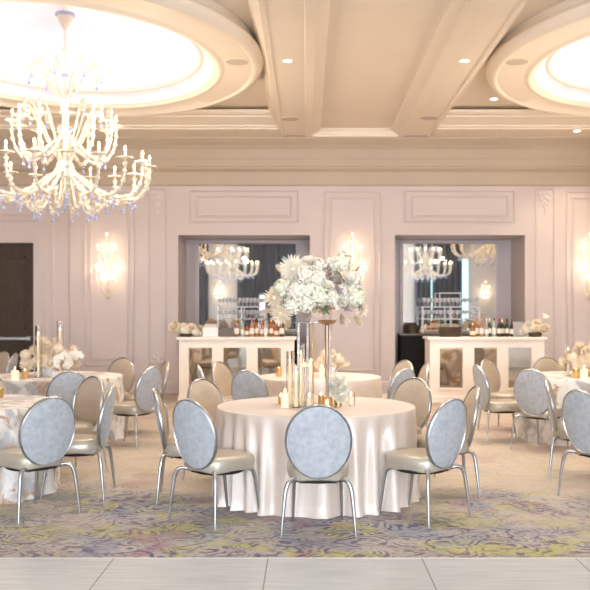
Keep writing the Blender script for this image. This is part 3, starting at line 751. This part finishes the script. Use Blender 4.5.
def orchid(r=.045, seed=0):
    m = MB(); m.ball((0,0,.006), r*.18, 8, 6)
    for a, L_, W_ in ((0,1.0,1.1),(180,1.0,1.1),(90,1.0,.65),(215,.95,.6),(325,.95,.6)): petal(m, r*L_, r*W_, R(8), 0, Matrix.Rotation(R(a), 4, 'Z'), -.1, 4)
    petal(m, r*.5, r*.4, R(40), 0, Matrix.Rotation(R(270), 4, 'Z'), .3, 3)
    return m
def plume(L_=.2, w=.09, seed=0):
    rnd = random.Random(seed); m = MB(); m.tube([(0,0,0),(0,0,L_)], [.004,.002], 5)
    for i in range(150):
        t = (i+1)/150; z = L_*(.12+.86*t); rr = w*.55*sin(pi*min(1, .15+t*.85))**.6
        Mx = Matrix.Translation((0,0,z)) @ Matrix.Rotation(i*2.4, 4, 'Z')
        petal(m, rr+.02, .012, R(rnd.uniform(20,60)), 0, Mx, .2, 2)
    return m
def fan(r=.13, n=17, spread=150):                       # dried palm spear, pleated
    m = MB(); m.tube([(0,0,-.12),(0,0,0)], .004, 5); vs = [(0,0,0),(0,.006,0)]; fs = []
    pts = []
    for i in range(2*n+1):
        a = R(90-spread/2 + spread*i/(2*n)); tip = i % 2
        rr = r*(1.0 if tip else .80)*(1-.12*abs(i-n)/n); y = .008*(1 if i % 2 else -1)
        pts.append((rr*cos(a), y, rr*sin(a)))
    vs += pts; vs += [(x, y+.003, z) for x, y, z in pts]; k = len(pts)
    for i in range(k-1): fs += [(0, 2+i, 3+i), (1, 2+k+i+1, 2+k+i), (2+i, 2+k+i, 3+k+i, 3+i)]
    m.add(vs, fs); return m
def leafspray(L_=.16, n=9, seed=0):
    rnd = random.Random(seed); m = MB(); pth = smooth_path([(0,0,0),(.01,0,L_*.5),(.03,0,L_)], 4); m.tube(pth, [.003]*len(pth), 5)
    for i in range(n):
        t = .2+.8*i/n; Mx = Matrix.Translation((.03*t*t,0,L_*t)) @ Matrix.Rotation(i*2.2, 4, 'Z')
        petal(m, L_*.36, L_*.17, R(40+rnd.uniform(-12,12)), 0, Mx, -.1, 3)
    return m
FM = {}
def fmesh(key, fn, mat):
    if key not in FM: FM[key] = mesh(key, fn, M[mat], 80)
    return FM[key]
def HYW(): return fmesh('hydrangea_bloom', hydrangea(), 'petal_white')
KIND = {'hyd': ('hydrangea_bloom', lambda: hydrangea(), 'petal_white'), 'hydg': ('hydrangea_bloom', lambda: hydrangea(seed=3), 'petal_green'), 'mum': ('chrysanthemum_bloom', lambda: mum(), 'petal_white'),
        'mumc': ('chrysanthemum_bloom', lambda: mum(seed=2), 'petal_cream'), 'rose': ('rose_bloom', lambda: rose(), 'petal_white'), 'rosec': ('rose_bloom', lambda: rose(seed=4), 'petal_cream'),
        'orchid': ('orchid_bloom', lambda: orchid(), 'petal_white'), 'plume': ('pampas_plume', lambda: plume(), 'pampas'), 'plumec': ('pampas_plume', lambda: plume(seed=5), 'petal_cream'), 'fan': ('dried_palm_leaf', lambda: fan(), 'dry_brown'), 'fanw': ('dried_palm_leaf', lambda: fan(spread=110), 'pampas'),
        'mauve': ('dried_leaf_sprig', lambda: leafspray(seed=6), 'mauve'), 'leaf': ('leaf_sprig', lambda: leafspray(seed=8), 'leaf'), 'hydc': ('hydrangea_bloom', lambda: hydrangea(seed=9), 'petal_cream'), 'leafw': ('dried_leaf_sprig', lambda: leafspray(seed=12), 'petal_white')}
def bloom(kind, parent, loc, dirv, scale=1., roll=0.):
    nm, fn, mt = KIND[kind]
    if kind not in FM: FM[kind] = mesh(nm, fn(), M[mt], 80)
    o = obj(nm, FM[kind], None, parent, loc); o.rotation_euler = aim(dirv, roll).to_euler(); o.scale = (scale,)*3; return o

# tall arrangement on the champagne table
TZ = .766
tx, ty = .075, 7.60
arr = thing('flower_arrangement', 'large white hydrangea and dried palm arrangement raised high above champagne table', 'flowers', (tx, ty, 1.50))
def at_arr(px, py, dy=0.):
    d = ty+dy; return Vector((X_at(px,d)-tx, dy, Z_at(py,d)-1.50))
flw = [('mum',293,269,-.08,1.25,(-.25,-.9,.35)),('hyd',305,275,-.12,1.05,None),('hyd',318,279,-.13,1.0,None),('hydg',284,288,-.08,1.05,None),('hydg',320,296,-.17,1.1,None),
       ('hyd',297,292,-.16,1.15,None),('hydg',309,290,-.15,1.,None),('hyd',293,305,-.13,1.0,None),('hyd',333,298,-.15,.95,None),('hyd',307,303,-.15,1.,None),('hydg',342,263,-.02,1.1,None),('hyd',331,266,.0,.9,None),('hyd',352,281,-.07,1.1,None),('hydg',355,297,-.08,1.15,None),
       ('hyd',344,291,-.13,.8,None),('rose',346,279,-.15,1.1,None),('rose',341,300,-.16,1.0,None),('rose',327,287,-.17,.9,None),('rose',309,263,-.05,1.1,None),('orchid',350,288,-.18,1.2,None),('orchid',337,306,-.18,1.,None),
       ('mumc',275,298,-.04,1.0,(-.8,-.6,.1)),('mumc',281,314,-.07,1.0,(-.4,-.8,-.3)),('plume',276,309,-.02,.6,(-.9,-.2,-.2)),('plume',291,317,-.05,.55,(-.3,-.4,-.8)),('plumec',285,276,.02,.55,(-.6,0,.8)),
       ('mumc',359,309,-.03,.85,(.7,-.7,-.1)),('plumec',353,314,-.05,.6,(.5,-.4,-.7)),('plume',341,312,-.07,.55,(.1,-.4,-.9)),('fan',351,277,.02,1.0,(.62,0,.75)),('fan',344,285,.08,.9,(.9,.1,.4)),('fanw',332,283,.0,1.2,(.05,0,1)),('fanw',322,285,-.02,1.0,(-.25,-.1,.95)),
       ('fanw',284,296,.06,1.1,(-.8,.2,.5)),('mauve',329,287,-.10,.85,(0,-.6,.8)),('mauve',333,291,-.10,.8,(.3,-.8,.1)),('mauve',342,303,-.08,.8,(.2,-.7,-.4)),('mauve',331,282,-.05,.9,(-.1,-.4,.9)),('mumc',318,308,-.05,.8,(-.2,-.6,-.6)),('leaf',325,306,-.06,.7,(0,-.7,-.5)),('plume',311,310,-.04,.5,(-.3,-.5,-.7)),('mauve',352,304,-.06,.7,(.5,-.7,-.3)),
       ('leafw',346,316,-.08,.6,(.3,-.5,-.8)),('leafw',352,308,-.1,.6,(.5,-.7,-.3)),
       # far side of the arrangement
       ('hyd',290,284,.14,1.1,None),('hyd',305,272,.16,1.1,None),('hydg',322,280,.17,1.1,None),('hyd',340,276,.15,1.1,None),('hyd',352,292,.12,1.1,None),('hyd',300,300,.16,1.1,None),('hydg',325,298,.18,1.1,None),('hyd',318,268,.03,1.05,None),('hyd',278,294,.04,.95,None)]
cen = Vector((0,0,.08))
for k, px, py, dy, sc, dv in flw:
    p = at_arr(px, py, dy)
    bloom(k, arr, p, dv or (p-cen), sc, random.uniform(0,6) if k not in ('fan','fanw') else 0)
m = MB(); m.ball((0,0,0), 1, 16, 10); m.xf(Matrix.Translation((0,0,.16)) @ Matrix.Diagonal((.24,.12,.10,1))); obj('foam_core', m, M['dry_brown'], arr)
st = thing('acrylic_flower_stand', 'clear acrylic four post stand under the tall white flowers', 'stand', (tx-.015, ty, TZ))
obj('base_plate', MB().bbox(-.17,.17,-.12,.12,0,.008,.002), M['acrylic'], st); obj('top_plate', MB().bbox(-.17,.17,-.12,.12,.70,.708,.002), M['acrylic'], st)
for q in ((-.13,-.1),(.13,-.1),(-.055,.1),(.13,.1)): obj('post', MB().tube([(q[0],q[1],.008),(q[0],q[1],.70)], .0115, 10), M['acrylic'], st)
for q in (-.07,): obj('gold_post', MB().tube([(q+.06,.05,.008),(q+.06,.05,.70)], .008, 8), M['gold'], st)
bs = thing('bronze_flower_stand', 'slim bronze pole stand with gold pot base under tall flowers', 'stand', (X_at(327,7.42), 7.42, TZ))
obj('pot_base', MB().lathe([(1e-4,0),(.048,0),(.05,.004),(.05,.085),(.046,.09),(.02,.09),(1e-4,.09)], 24), M['gold'], bs)
obj('pole', MB().tube([(0,0,.09),(0,0,.40),(0,0,.70)], [.011,.013,.017], 10), M['bronze'], bs)
obj('bowl', MB().lathe([(1e-4,.68),(.02,.685),(.06,.70),(.08,.725),(1e-4,.73)], 20), M['bronze'], bs)

# candles
fm = MB().lathe([(1e-4,0),(.005,.005),(.007,.012),(.005,.022),(.002,.032),(1e-4,.036)], 8); FLAME = mesh('flame', fm, M['flame'])
def candle(x, y, z, r, h, lab, grp=None, mat='wax'):
    t = thing('candle', lab, 'candle', (x,y,z), 0, grp)
    obj('wax', MB().lathe([(1e-4,0),(r,0),(r,h-.004),(r-.004,h),(r*.5,h-.003),(1e-4,h-.004)], 16), M[mat], t)
    obj('wick', MB().tube([(0,0,h-.004),(0,0,h+.008)], .0012, 5), M['black'], t)
    obj('flame', FLAME, None, t, (0,0,h+.005)); return t
def hurricane(x, y, z, r, h, lab, grp='clear glass hurricanes'):
    m = MB().lathe([(1e-4,0),(r,0),(r,h),(r-.003,h),(r-.003,.006),(1e-4,.006)], 24)
    return tag(obj('glass_hurricane', m, M['glass'], None, (x,y,z)), lab, 'glass cylinder', grp)
def votive(x, y, z, r, h, mat, lab):
    m = MB().lathe([(1e-4,0),(r*.92,0),(r,.006),(r,h),(r-.003,h),(r-.004,.01),(1e-4,.009)], 24)
    return tag(obj('votive_cup', m, M[mat], None, (x,y,z)), lab, 'votive cup', 'votive cups')
hl = [(290,405.5,.033,.46,.36,'left tall'),(296,407.5,.033,.36,.26,'shorter'),(301,405,.033,.52,.42,'tallest'),(305,402,.033,.40,.30,'rearmost')]
for px, py, r, h, ch, w_ in hl:
    d = D_on(py, TZ); x = X_at(px, d)
    hurricane(x, d, TZ, r, h, '%s clear glass cylinder of the cluster left of the flower stand on champagne table' % w_)
    candle(x, d, TZ+.007, .014, ch, 'ivory taper candle inside the %s glass cylinder on champagne table' % w_, 'tapers in glass cylinders')
vt = [(281,404,.026,.07,'gold','small gold votive cup at left edge of candle cluster on champagne table'),(309.5,407,.034,.11,'glass','clear glass votive right of tall cylinders on champagne table'),
      (351,406,.034,.11,'glass','clear glass votive at right end of the candles on champagne table'),(321,403,.026,.07,'gold','small gold votive left of gold pot base on champagne table')]
for px, py, r, h, mt, lab in vt:
    d = D_on(py, TZ); votive(X_at(px,d), d, TZ, r, h, mt, lab); candle(X_at(px,d), d, TZ+.011, r-.01, h*.62, 'ivory candle in the '+lab.split(' on champagne')[0].replace(' at ',', ').strip(), 'votive candles')
d = D_on(407.5,TZ); candle(X_at(285,d), d, TZ, .034, .12, 'ivory pillar candle beside gold votive on champagne table')
lf = thing('bud_arrangement', 'low cluster of white roses right of bronze pole on champagne table', 'flowers', (X_at(338,7.55),7.55,TZ))
obj('pot', MB().lathe([(1e-4,0),(.03,0),(.036,.06),(.034,.07),(1e-4,.065)], 16), M['gold'], lf)
for i, (dx, dy, z, k, s) in enumerate(((0,-.03,.11,'rose',1.),(.01,0,.2,'rose',1.),(-.03,-.01,.155,'rose',.9),(.035,-.02,.15,'rose',.9),(.02,-.06,.07,'rose',.9),(-.06,.02,.19,'hydc',.5),(-.05,.03,.13,'hydc',.5),(0,.03,.16,'leaf',.5),(-.02,.04,.24,'leafw',.5))):
    bloom(k, lf, (dx,dy,z), (dx*6,-.6+dy,.8), s, i)
    obj('stem', MB().tube([(dx*.2,dy*.2,.05),(dx,dy,z)], .002, 5), M['stemgreen'], lf)

# low table arrangements
def low_arr(tb, dx, dy, lab, seed, W=.33, Hh=.26, vase='ceramic', pal=('plumec','mumc','rosec','plumec','fanw','hydc','mumc')):
    rnd = random.Random(seed)
    t = thing('flower_arrangement', lab, 'flowers', (tb[0]+dx, tb[1]+dy, TZ))
    obj('vase', MB().lathe([(1e-4,0),(.07,0),(.09,.03),(.095,.09),(.085,.11),(.08,.11),(.08,.05),(1e-4,.04)], 24), M[vase], t)
    i = 0
    for v in fib(44):
        if v.z < -.15: continue
        k = pal[i % len(pal)]; i += 1
        p = Vector((v.x*W*rnd.uniform(.7,1), v.y*W*.75*rnd.uniform(.7,1), .13+abs(v.z)*Hh*rnd.uniform(.75,1)))
        bloom(k, t, p*(.8 if k in ('plume','plumec','fanw') else 1), (v.x, v.y, abs(v.z)+.25), {'plumec':.75,'fanw':.85,'mumc':1.0}.get(k,.85)*rnd.uniform(.85,1.1), rnd.uniform(0,6))
    m = MB(); m.ball((0,0,0), 1, 14, 8); m.xf(Matrix.Translation((0,0,.17)) @ Matrix.Diagonal((W*.6,W*.45,.10,1))); obj('foliage_core', m, M['pampas'], t)
    return t
low_arr(T4, -.05, -.02, 'ivory pampas and chrysanthemum arrangement on the far left table', 3, .36, .30)
low_arr(T5, -.02, -.05, 'ivory flower arrangement on the far right table', 8, .28, .27, 'gold')
low_arr(T2, .12, .05, 'low ivory flower arrangement on the table behind champagne table', 12, .15, .12, 'gold')
def orchid_pot(x, y, z, lab, n=7, sc=1.0, seed=0, dirx=1):
    rnd = random.Random(seed); t = thing('orchid_plant', lab, 'flowers', (x,y,z))
    obj('pot', MB().lathe([(1e-4,0),(.045,0),(.06,.07),(.056,.075),(1e-4,.065)], 20), M['ceramic'], t)
    pth = smooth_path([(0,0,.06),(.01*dirx,0,.18),(.06*dirx,0,.26),(.15*dirx,-.02,.27)], 5); obj('stem', MB().tube(pth, .003, 5), M['stemgreen'], t)
    for i in range(n):
        u = i/max(1,n-1); p = pth[int(4+u*(len(pth)-5))] + Vector((rnd.uniform(-.03,.03), -.02+rnd.uniform(-.02,.02), rnd.uniform(-.05,.02))); bloom('orchid', t, p, (rnd.uniform(-.4,.4),-1,.2), 1.15*sc, rnd.uniform(-.3,.3))
    return t
orchid_pot(T4[0]+.24, T4[1]-.2, TZ, 'white orchids at right of ivory flowers on far left table', 9, 1.1, 4)
orchid_pot(T4[0]+.12, T4[1]-.34, TZ, 'white orchids in pot left of the other orchids on far left table', 6, .9, 6)
for (tb, dx, dy, h, ch, lab) in ((T4,-.095,-.30,.62,.50,'tall glass candle cylinder left of centre on far left table'),(T4,.03,.20,.68,.54,'tall glass candle cylinder right of centre on far left table'),(T5,-.23,.0,.40,.30,'tall glass candle cylinder at left of far right table flowers')):
    hurricane(tb[0]+dx, tb[1]+dy, TZ, .04, h, lab); candle(tb[0]+dx, tb[1]+dy, TZ+.007, .014, ch, 'ivory taper candle inside '+lab.replace(' candle',''), 'tapers in glass cylinders')
for (tb, px, py, r, h, mt, lab) in ((T4,25,378.5,.04,.10,'gold','gold votive cup on far left table'),(T5,576,378,.042,.11,'gold','gold votive cup left of candle on far right table'),(T3,-1,398,.04,.09,'gold','gold votive cup on near left table at photo edge'),(T2,279,376.5,.036,.11,'gold','gold votive cup at left of the table behind champagne table'),
        (T2,333,378,.036,.12,'glass','glass votive right of centre on table behind champagne table'),(T2,297,376,.036,.12,'glass','glass votive left of centre on table behind champagne table')):
    d = D_on(py, TZ); votive(X_at(px,d), d, TZ, r, h, mt, lab); candle(X_at(px,d), d, TZ+.011, r-.012, h*.6, 'ivory candle in the '+lab, 'votive candles')
for px, py, r, h, lab in ((15,380,.045,.11,'ivory pillar candle left of gold votive on far left table'),(584,380,.045,.12,'ivory pillar candle right of gold votive on far right table'),(311,379,.03,.2,'ivory pillar candle near centre of table behind champagne table'),(322,380,.03,.14,'shorter ivory pillar candle right of centre on table behind champagne table')):
    d = D_on(py, TZ); candle(X_at(px,d), d, TZ, r, h, lab)
# bar flowers
b1 = thing('flower_arrangement', 'low white flowers on the left end of the left bar', 'flowers', (X_at(186,15.42),15.42,BT))
obj('bowl', MB().lathe([(1e-4,0),(.09,0),(.12,.04),(.13,.055),(.12,.055),(1e-4,.02)], 24), M['bucket'], b1)
for i, (dx, dz, k, s) in enumerate(((-.19,.16,'rosec',1.6),(-.12,.10,'hydc',1.0),(-.03,.12,'hyd',1.0),(.07,.11,'hydc',1.05),(.16,.09,'hyd',.9),(.22,.06,'orchid',1.3),(-.15,.20,'plumec',.5),(-.05,.16,'rose',1.2),(.10,.16,'rosec',1.2),(.18,.03,'rose',1.),(0,.09,'hyd',1.0))):
    bloom(k, b1, (dx, -.04+.08*(i % 2), dz), (dx*2,-.7,.8), s, i)
b2 = thing('flower_arrangement', 'white and cream flowers with one orchid at right end of right bar', 'flowers', (X_at(535,15.42),15.42,BT))
obj('bowl', MB().lathe([(1e-4,0),(.10,0),(.12,.05),(.125,.08),(.115,.08),(1e-4,.03)], 24), M['bucket'], b2)
for i, (dx, dz, k, s) in enumerate(((-.17,.13,'hyd',1.0),(-.22,.07,'hyd',.9),(-.06,.15,'hydc',1.1),(.05,.16,'hydc',1.2),(.12,.11,'rosec',1.5),(.0,.10,'hyd',1.1),(-.12,.20,'rose',1.2),(.04,.23,'rosec',1.2),(.17,.15,'rosec',1.2),(.2,.36,'orchid',1.5),(.165,.34,'orchid',1.1))):
    bloom(k, b2, (dx, -.04+.08*(i % 2), dz), (dx*2,-.7,.8), s, i)
obj('stem', MB().tube(smooth_path([(.02,0,.08),(.12,0,.24),(.2,0,.35)]), .003, 5), M['stemgreen'], b2)

# ------------------------------------------------------------------ chandeliers and sconces
bulbm = mesh('bulb', MB().lathe([(1e-4,0),(.010,.004),(.015,.018),(.012,.036),(.005,.052),(1e-4,.06)], 8), M['bulb'])
cupm = MB(); cupm.lathe([(.012,-.03),(.02,-.025),(.014,-.01),(.05,.006),(.085,.012),(.10,.004),(.095,.018),(.055,.02),(.02,.016),(1e-4,.016)], 24, flute=(8,.10)); cupm = mesh('drip_cup', cupm, M['chglass'])
slm = mesh('candle_sleeve', MB().lathe([(.017,.014),(.02,.02),(.016,.03),(.016,.10),(.012,.105),(1e-4,.105)], 10), M['candle_sleeve'])
dropm = MB(); dropm.tube([(0,0,0),(0,0,-.03)], .0025, 4); dropm.ball((0,0,-.04), .013, 8, 6); dropm.lathe([(1e-4,-.12),(.012,-.115),(.022,-.095),(.017,-.075),(.006,-.06),(1e-4,-.054)], 10); dropm = mesh('glass_drop', dropm, M['blue'])
Z0 = 2.84
def arm_mesh(pts, r0=.022, r1=.017):
    pth = smooth_path([(r,0,z-Z0) for r, z in pts], 6); m = MB(); m.tube(pth, lerp_list([r0,r1], len(pth)), 8, twist=(4,.9,.22))
    for q in pth[3::4]: m.ball(q, r0*1.6, 8, 5)
    return mesh('arm', m, M['chglass'])
lowA = [(.07,3.52),(.2,3.42),(.45,3.24),(.72,3.11),(.95,3.12),(1.10,3.24),(1.15,3.42),(1.15,3.54)]
uppA = [(.06,3.98),(.2,3.84),(.38,3.68),(.54,3.66),(.65,3.80),(.69,3.98),(.69,4.12)]
scrA = [(.05,4.46),(.16,4.60),(.28,4.82),(.40,4.94),(.50,4.88),(.48,4.76),(.40,4.78)]
curl = [(.06,3.6),(.2,3.85),(.36,4.15),(.46,4.35),(.56,4.38),(.58,4.28),(.52,4.24)]
lowM, uppM, scrM, curlM = arm_mesh(lowA), arm_mesh(uppA, .020, .016), arm_mesh(scrA, .015, .011), arm_mesh(curl, .015, .011)
loopM = arm_mesh([(.12,3.42),(.22,3.30),(.32,3.02),(.42,2.94),(.50,3.02),(.52,3.16),(.46,3.2)], .018, .014)
leafm = MB(); 
for k in range(6): petal(leafm, .11, .06, R(35), .01, Matrix.Rotation(k*pi/3, 4, 'Z'), .1, 3)
leafm = mesh('glass_flower', leafm, M['chglass'])
stemp = [(1e-4,3.12),(.02,3.13),(.045,3.18),(.03,3.24),(.05,3.28),(.10,3.32),(.12,3.36),(.06,3.40),(.09,3.46),(.13,3.52),(.11,3.60),(.045,3.66),(.035,3.75),(.06,3.80),(.075,3.88),(.05,3.96),(.08,4.0),(.10,4.04),(.09,4.1),(.04,4.15),(.03,4.3),(.05,4.36),(.065,4.44),(.05,4.52),(.03,4.56),(.02,4.7),(.04,4.76),(.03,4.84),(.018,4.9),(.018,5.1),(.045,5.15),(.018,5.2),(.014,5.42),(.06,5.50),(.115,5.62),(.125,5.66),(.05,5.66),(.03,5.72),(.012,5.78),(.010,6.2)]
stemM = mesh('centre_stem', MB().lathe([(r, z-Z0) for r, z in stemp], 20), M['chglass'])
collars = []
for z, r in ((3.34,.125),(4.06,.105),(4.46,.07),(4.8,.045),(5.64,.13)): collars.append(mesh('blue_collar', MB().lathe([(r*.7,z-Z0-.03),(r,z-Z0-.02),(r*1.06,z-Z0),(r,z-Z0+.02),(r*.7,z-Z0+.03)], 20), M['blue']))
golds = []
for z, r in ((3.40,.10),(4.115,.085)): golds.append(mesh('gold_collar', MB().lathe([(r*.6,z-Z0-.02),(r*1.05,z-Z0-.01),(r*1.05,z-Z0+.015),(r*.6,z-Z0+.02)], 20), M['gold']))
canM = mesh('ceiling_canopy', MB().lathe([(.010,6.19-Z0),(.03,6.20-Z0),(.10,6.25-Z0),(.13,6.31-Z0),(1e-4,6.31-Z0)], 24), M['brass'])
def make_chandelier(lab, loc):
    t = thing('chandelier', lab, 'chandelier', loc, 0, 'candle arm glass chandeliers')
    obj('centre_stem', stemM, None, t); [obj('blue_collar', q, None, t) for q in collars]; [obj('gold_collar', q, None, t) for q in golds]; obj('ceiling_canopy', canM, None, t)
    def ring(n, me, end, off, drops, cupsc=1.0, candle_=True):
        for k in range(n):
            a = obj('arm', me, None, t, (0,0,0), (0,0,off+2*pi*k/n))
            if candle_:
                o = obj('drip_cup', cupm, None, a, (end[0],0,end[1]-Z0)); o.scale = (cupsc,)*3
                obj('candle_sleeve', slm, None, a, (end[0],0,end[1]-Z0)); obj('bulb', bulbm, None, a, (end[0],0,end[1]-Z0+.104))
            for q, (r, z) in enumerate(drops): obj('glass_drop', dropm, None, a, (r,0,z-Z0))
    ring(18, lowM, (1.15,3.56), .11, [(.95,3.10),(.66,3.12)]); ring(12, uppM, (.69,4.14), .3, [(.54,3.65)], .95)
    ring(8, scrM, None, 0, [(.50,4.80)], candle_=False); ring(12, curlM, None, .2, [(.56,4.27)], candle_=False); ring(10, loopM, None, .35, [(.42,2.935)], candle_=False)
    for k in range(8):
        a = 2*pi*k/8; obj('glass_flower', leafm, None, t, (.40*cos(a), .40*sin(a), 4.95-Z0))
    for k in range(3): obj('glass_drop', dropm, None, t, (.03*cos(2.1*k),.03*sin(2.1*k),3.14-Z0-.03*k))
    return t
ch0 = make_chandelier('large glowing glass chandelier with blue drops at upper left of photo', (RC[0][0],RC[0][1],2.79)); ch0.scale = (.96,)*3
dup(ch0, (RC[1][0],RC[1][1],2.79), .1, 'glass chandelier at the right edge of photo, only its arm tip showing')
dup(ch0, (RC[2][0],RC[2][1],2.79), .2, 'far glass chandelier seen reflected in the left niche mirror')
dup(ch0, (RC[3][0],RC[3][1],2.79), .35, 'far glass chandelier seen reflected in the right niche mirror')
# sconces
def make_sconce(lab, x):
    t = thing('wall_sconce', lab, 'sconce', (x, WY, 1.82), 0, 'candle wall sconces')
    bp_ = MB().lathe([(1e-4,0),(.055,0),(.06,.01),(.045,.025),(.02,.03),(1e-4,.03)], 20); bp_.xf(Matrix.Translation((0,-.001,.03)) @ Matrix.Rotation(R(90), 4, 'X')); obj('backplate', bp_, M['chglass'], t)
    obj('stem', MB().lathe([(1e-4,-.03),(.02,-.02),(.012,.02),(.03,.06),(.015,.10),(.02,.2),(.012,.3),(.02,.5),(.012,.9),(1e-4,.95)], 12, (0,-.10,0)), M['chglass'], t)
    obj('arm', MB().tube([(0,-.02,.03),(0,-.1,.03)], .01, 8), M['chglass'], t)
    for (dx, dz, dy) in ((0,1.09,-.11),(-.155,.87,-.12),(.155,.86,-.12),(0,.60,-.18),(-.19,.50,-.14),(.235,.50,-.14),(-.08,.30,-.22),(.04,.27,-.25),(.14,.31,-.22)):
        s_ = .1 if dz > .55 else .05
        if dx == 0 and dz > 1: pth = [(0,-.10,.90),(0,-.11,1.0),(0,-.11,dz-.03)]
        else: pth = smooth_path([(0,-.10,max(.05,dz-.42)),(dx*.4,(-.10+dy)/2,max(.04,dz-.42)-.01),(dx*.9,dy,dz-.2 if dz > .4 else dz-.16),(dx,dy,dz-.03)], 5)
        a = obj('arm', MB().tube(pth, .009, 7), M['chglass'], t)
        o = obj('drip_cup', cupm, None, a, (dx,dy,dz-.01)); o.scale = (.5,.5,.6)
        o = obj('candle_sleeve', slm, None, a, (dx,dy,dz-.01)); o.scale = (.7,.7,.8); obj('bulb', bulbm, None, a, (dx,dy,dz+.072)).scale = (.8,.8,.85)
    return t
s0 = make_sconce('glowing candle wall sconce on the panel left of the left bar', wx(108))
dup(s0, (wx(352),WY,1.82), 0, 'glowing candle wall sconce half hidden behind the tall flowers'); dup(s0, (wx(588.5),WY,1.82), 0, 'glowing candle wall sconce at the right edge of photo')
dup(s0, (-4.4,YB,1.82), pi, 'candle wall sconce seen reflected in the left niche mirror'); dup(s0, (9.0,YB,1.82), pi, 'candle wall sconce seen reflected at right side of right niche mirror')

# drapes behind the camera, seen in the mirrors
def drape(x0, x1, seed, zs=(5.06,4.6,3.5,2.5,1.5,.7,.03)):
    rnd = random.Random(seed); n = int((x1-x0)/.022); vs = []; fs = []; ph = rnd.uniform(0,6)
    rows = [(z, .55+.45*(4.45-z)/4.45) for z in zs]
    for z, k in rows:
        for i in range(n+1):
            x = x0+(x1-x0)*i/n; vs.append((x, YB+.22+.06*k*sin(x*24+ph+.5*sin(x*3)), z))
    b0 = len(vs)
    for i in range(len(rows)-1):
        for j in range(n): a = i*(n+1)+j; fs.append((a, a+1, a+n+2, a+n+1))
    m = MB().add(vs, fs); m2 = [(x, y-.008, z) for x, y, z in vs]; m.add(m2, [tuple(reversed(f)) for f in fs]); return m
for x0, x1, s, lab in ((-5.5,-4.95,1,'charcoal drape at left edge of the left mirror reflection'),(-3.5,-2.42,2,'charcoal drape left of bright window in left mirror reflection'),(-2.08,-.1,3,'charcoal drape right of bright window in left mirror reflection'),(5.4,6.24,4,'charcoal drape at left of right mirror reflection'),(6.33,7.8,5,'charcoal drape left of teal window in right mirror reflection')):
    tag(obj('drape', drape(x0, x1, s), M['drape'], None, sharp=180), lab, 'drape', 'charcoal drapes')
tag(obj('drape', drape(-2.44, -2.06, 7, (5.06,4.2,3.4,2.75,2.4)), M['drape'], None, sharp=180), 'short charcoal drape above bright window in left mirror reflection', 'drape', 'charcoal drapes')
# ------------------------------------------------------------------ lights
def light(kind, name, loc, power, col, rot=None, **k):
    l = bpy.data.lights.new(name, kind); l.energy = power; l.color = col
    for a, v in k.items(): setattr(l, a, v)
    o = bpy.data.objects.new(name, l); COL.objects.link(o); o.location = loc
    if rot: o.rotation_euler = rot
    return o
WARM = (1,.79,.58); DAY = (.72,.86,1.0)
for a, b_, z0, z1 in WN[:3]:
    light('AREA', 'window_daylight', ((a+b_)/2, YB+.02, (z0+z1)/2), 900*(b_-a)/2.1, DAY, (R(90),0,0), shape='RECTANGLE', size=b_-a, size_y=z1-z0)
for i, (cx, cy) in enumerate(RC):
    n_ = 6 if i < 2 else 3
    for k in range(n_):
        a = 2*pi*(k+.5)/n_; light('POINT', 'chandelier_bulb', (cx+1.15*cos(a), cy+1.15*sin(a), 3.72), (270 if i < 2 else 110)/n_, (1,.83,.64), shadow_soft_size=.03)
for x in (wx(108), wx(352), wx(588.5)):
    for dx, dz in ((0,.95),(-.15,.55),(.15,.55),(0,.36)): light('POINT', 'sconce_bulb', (x+dx, WY-.22, 1.82+dz), 2.6, WARM, shadow_soft_size=.02)
for x in (-4.4, 9.0): light('POINT', 'sconce_bulb', (x, YB+.28, 2.45), 14, WARM, shadow_soft_size=.02)
for x, y, z in dls: light('SPOT', 'downlight_and_fill_spot', (x,y,z-.02), 170, (1,.80,.58), spot_size=R(100), spot_blend=.7, shadow_soft_size=.05)
for x in (-.2, 2.0):
    for y in (7.7, 10.3, 13.4): light('SPOT', 'downlight_and_fill_spot', (x,y,4.79), 200, (1,.88,.74), spot_size=R(110), spot_blend=.8, shadow_soft_size=.06)  # added spots with no fitting, to brighten tables and bars
world = bpy.data.worlds.new('World'); scene.world = world; world.use_nodes = True
world.node_tree.nodes['Background'].inputs[0].default_value = (.9,.92,1,1); world.node_tree.nodes['Background'].inputs[1].default_value = .3

# ------------------------------------------------------------------ camera and view
cam = bpy.data.cameras.new('camera'); co = bpy.data.objects.new('camera', cam); COL.objects.link(co); scene.camera = co
co.location = (0,0,CH); co.rotation_euler = (R(90),0,0)
cam.sensor_width = 36; cam.lens = F/590*36; cam.shift_x = -(VX-295)/590; cam.shift_y = (VY-295)/590
cam.dof.use_dof = True; cam.dof.focus_distance = 6.6; cam.dof.aperture_fstop = 3.2
vs_ = scene.view_settings; vs_.view_transform = 'Standard'; vs_.look = 'None'; vs_.gamma = 1; vs_.use_curve_mapping = False; vs_.exposure = -.12
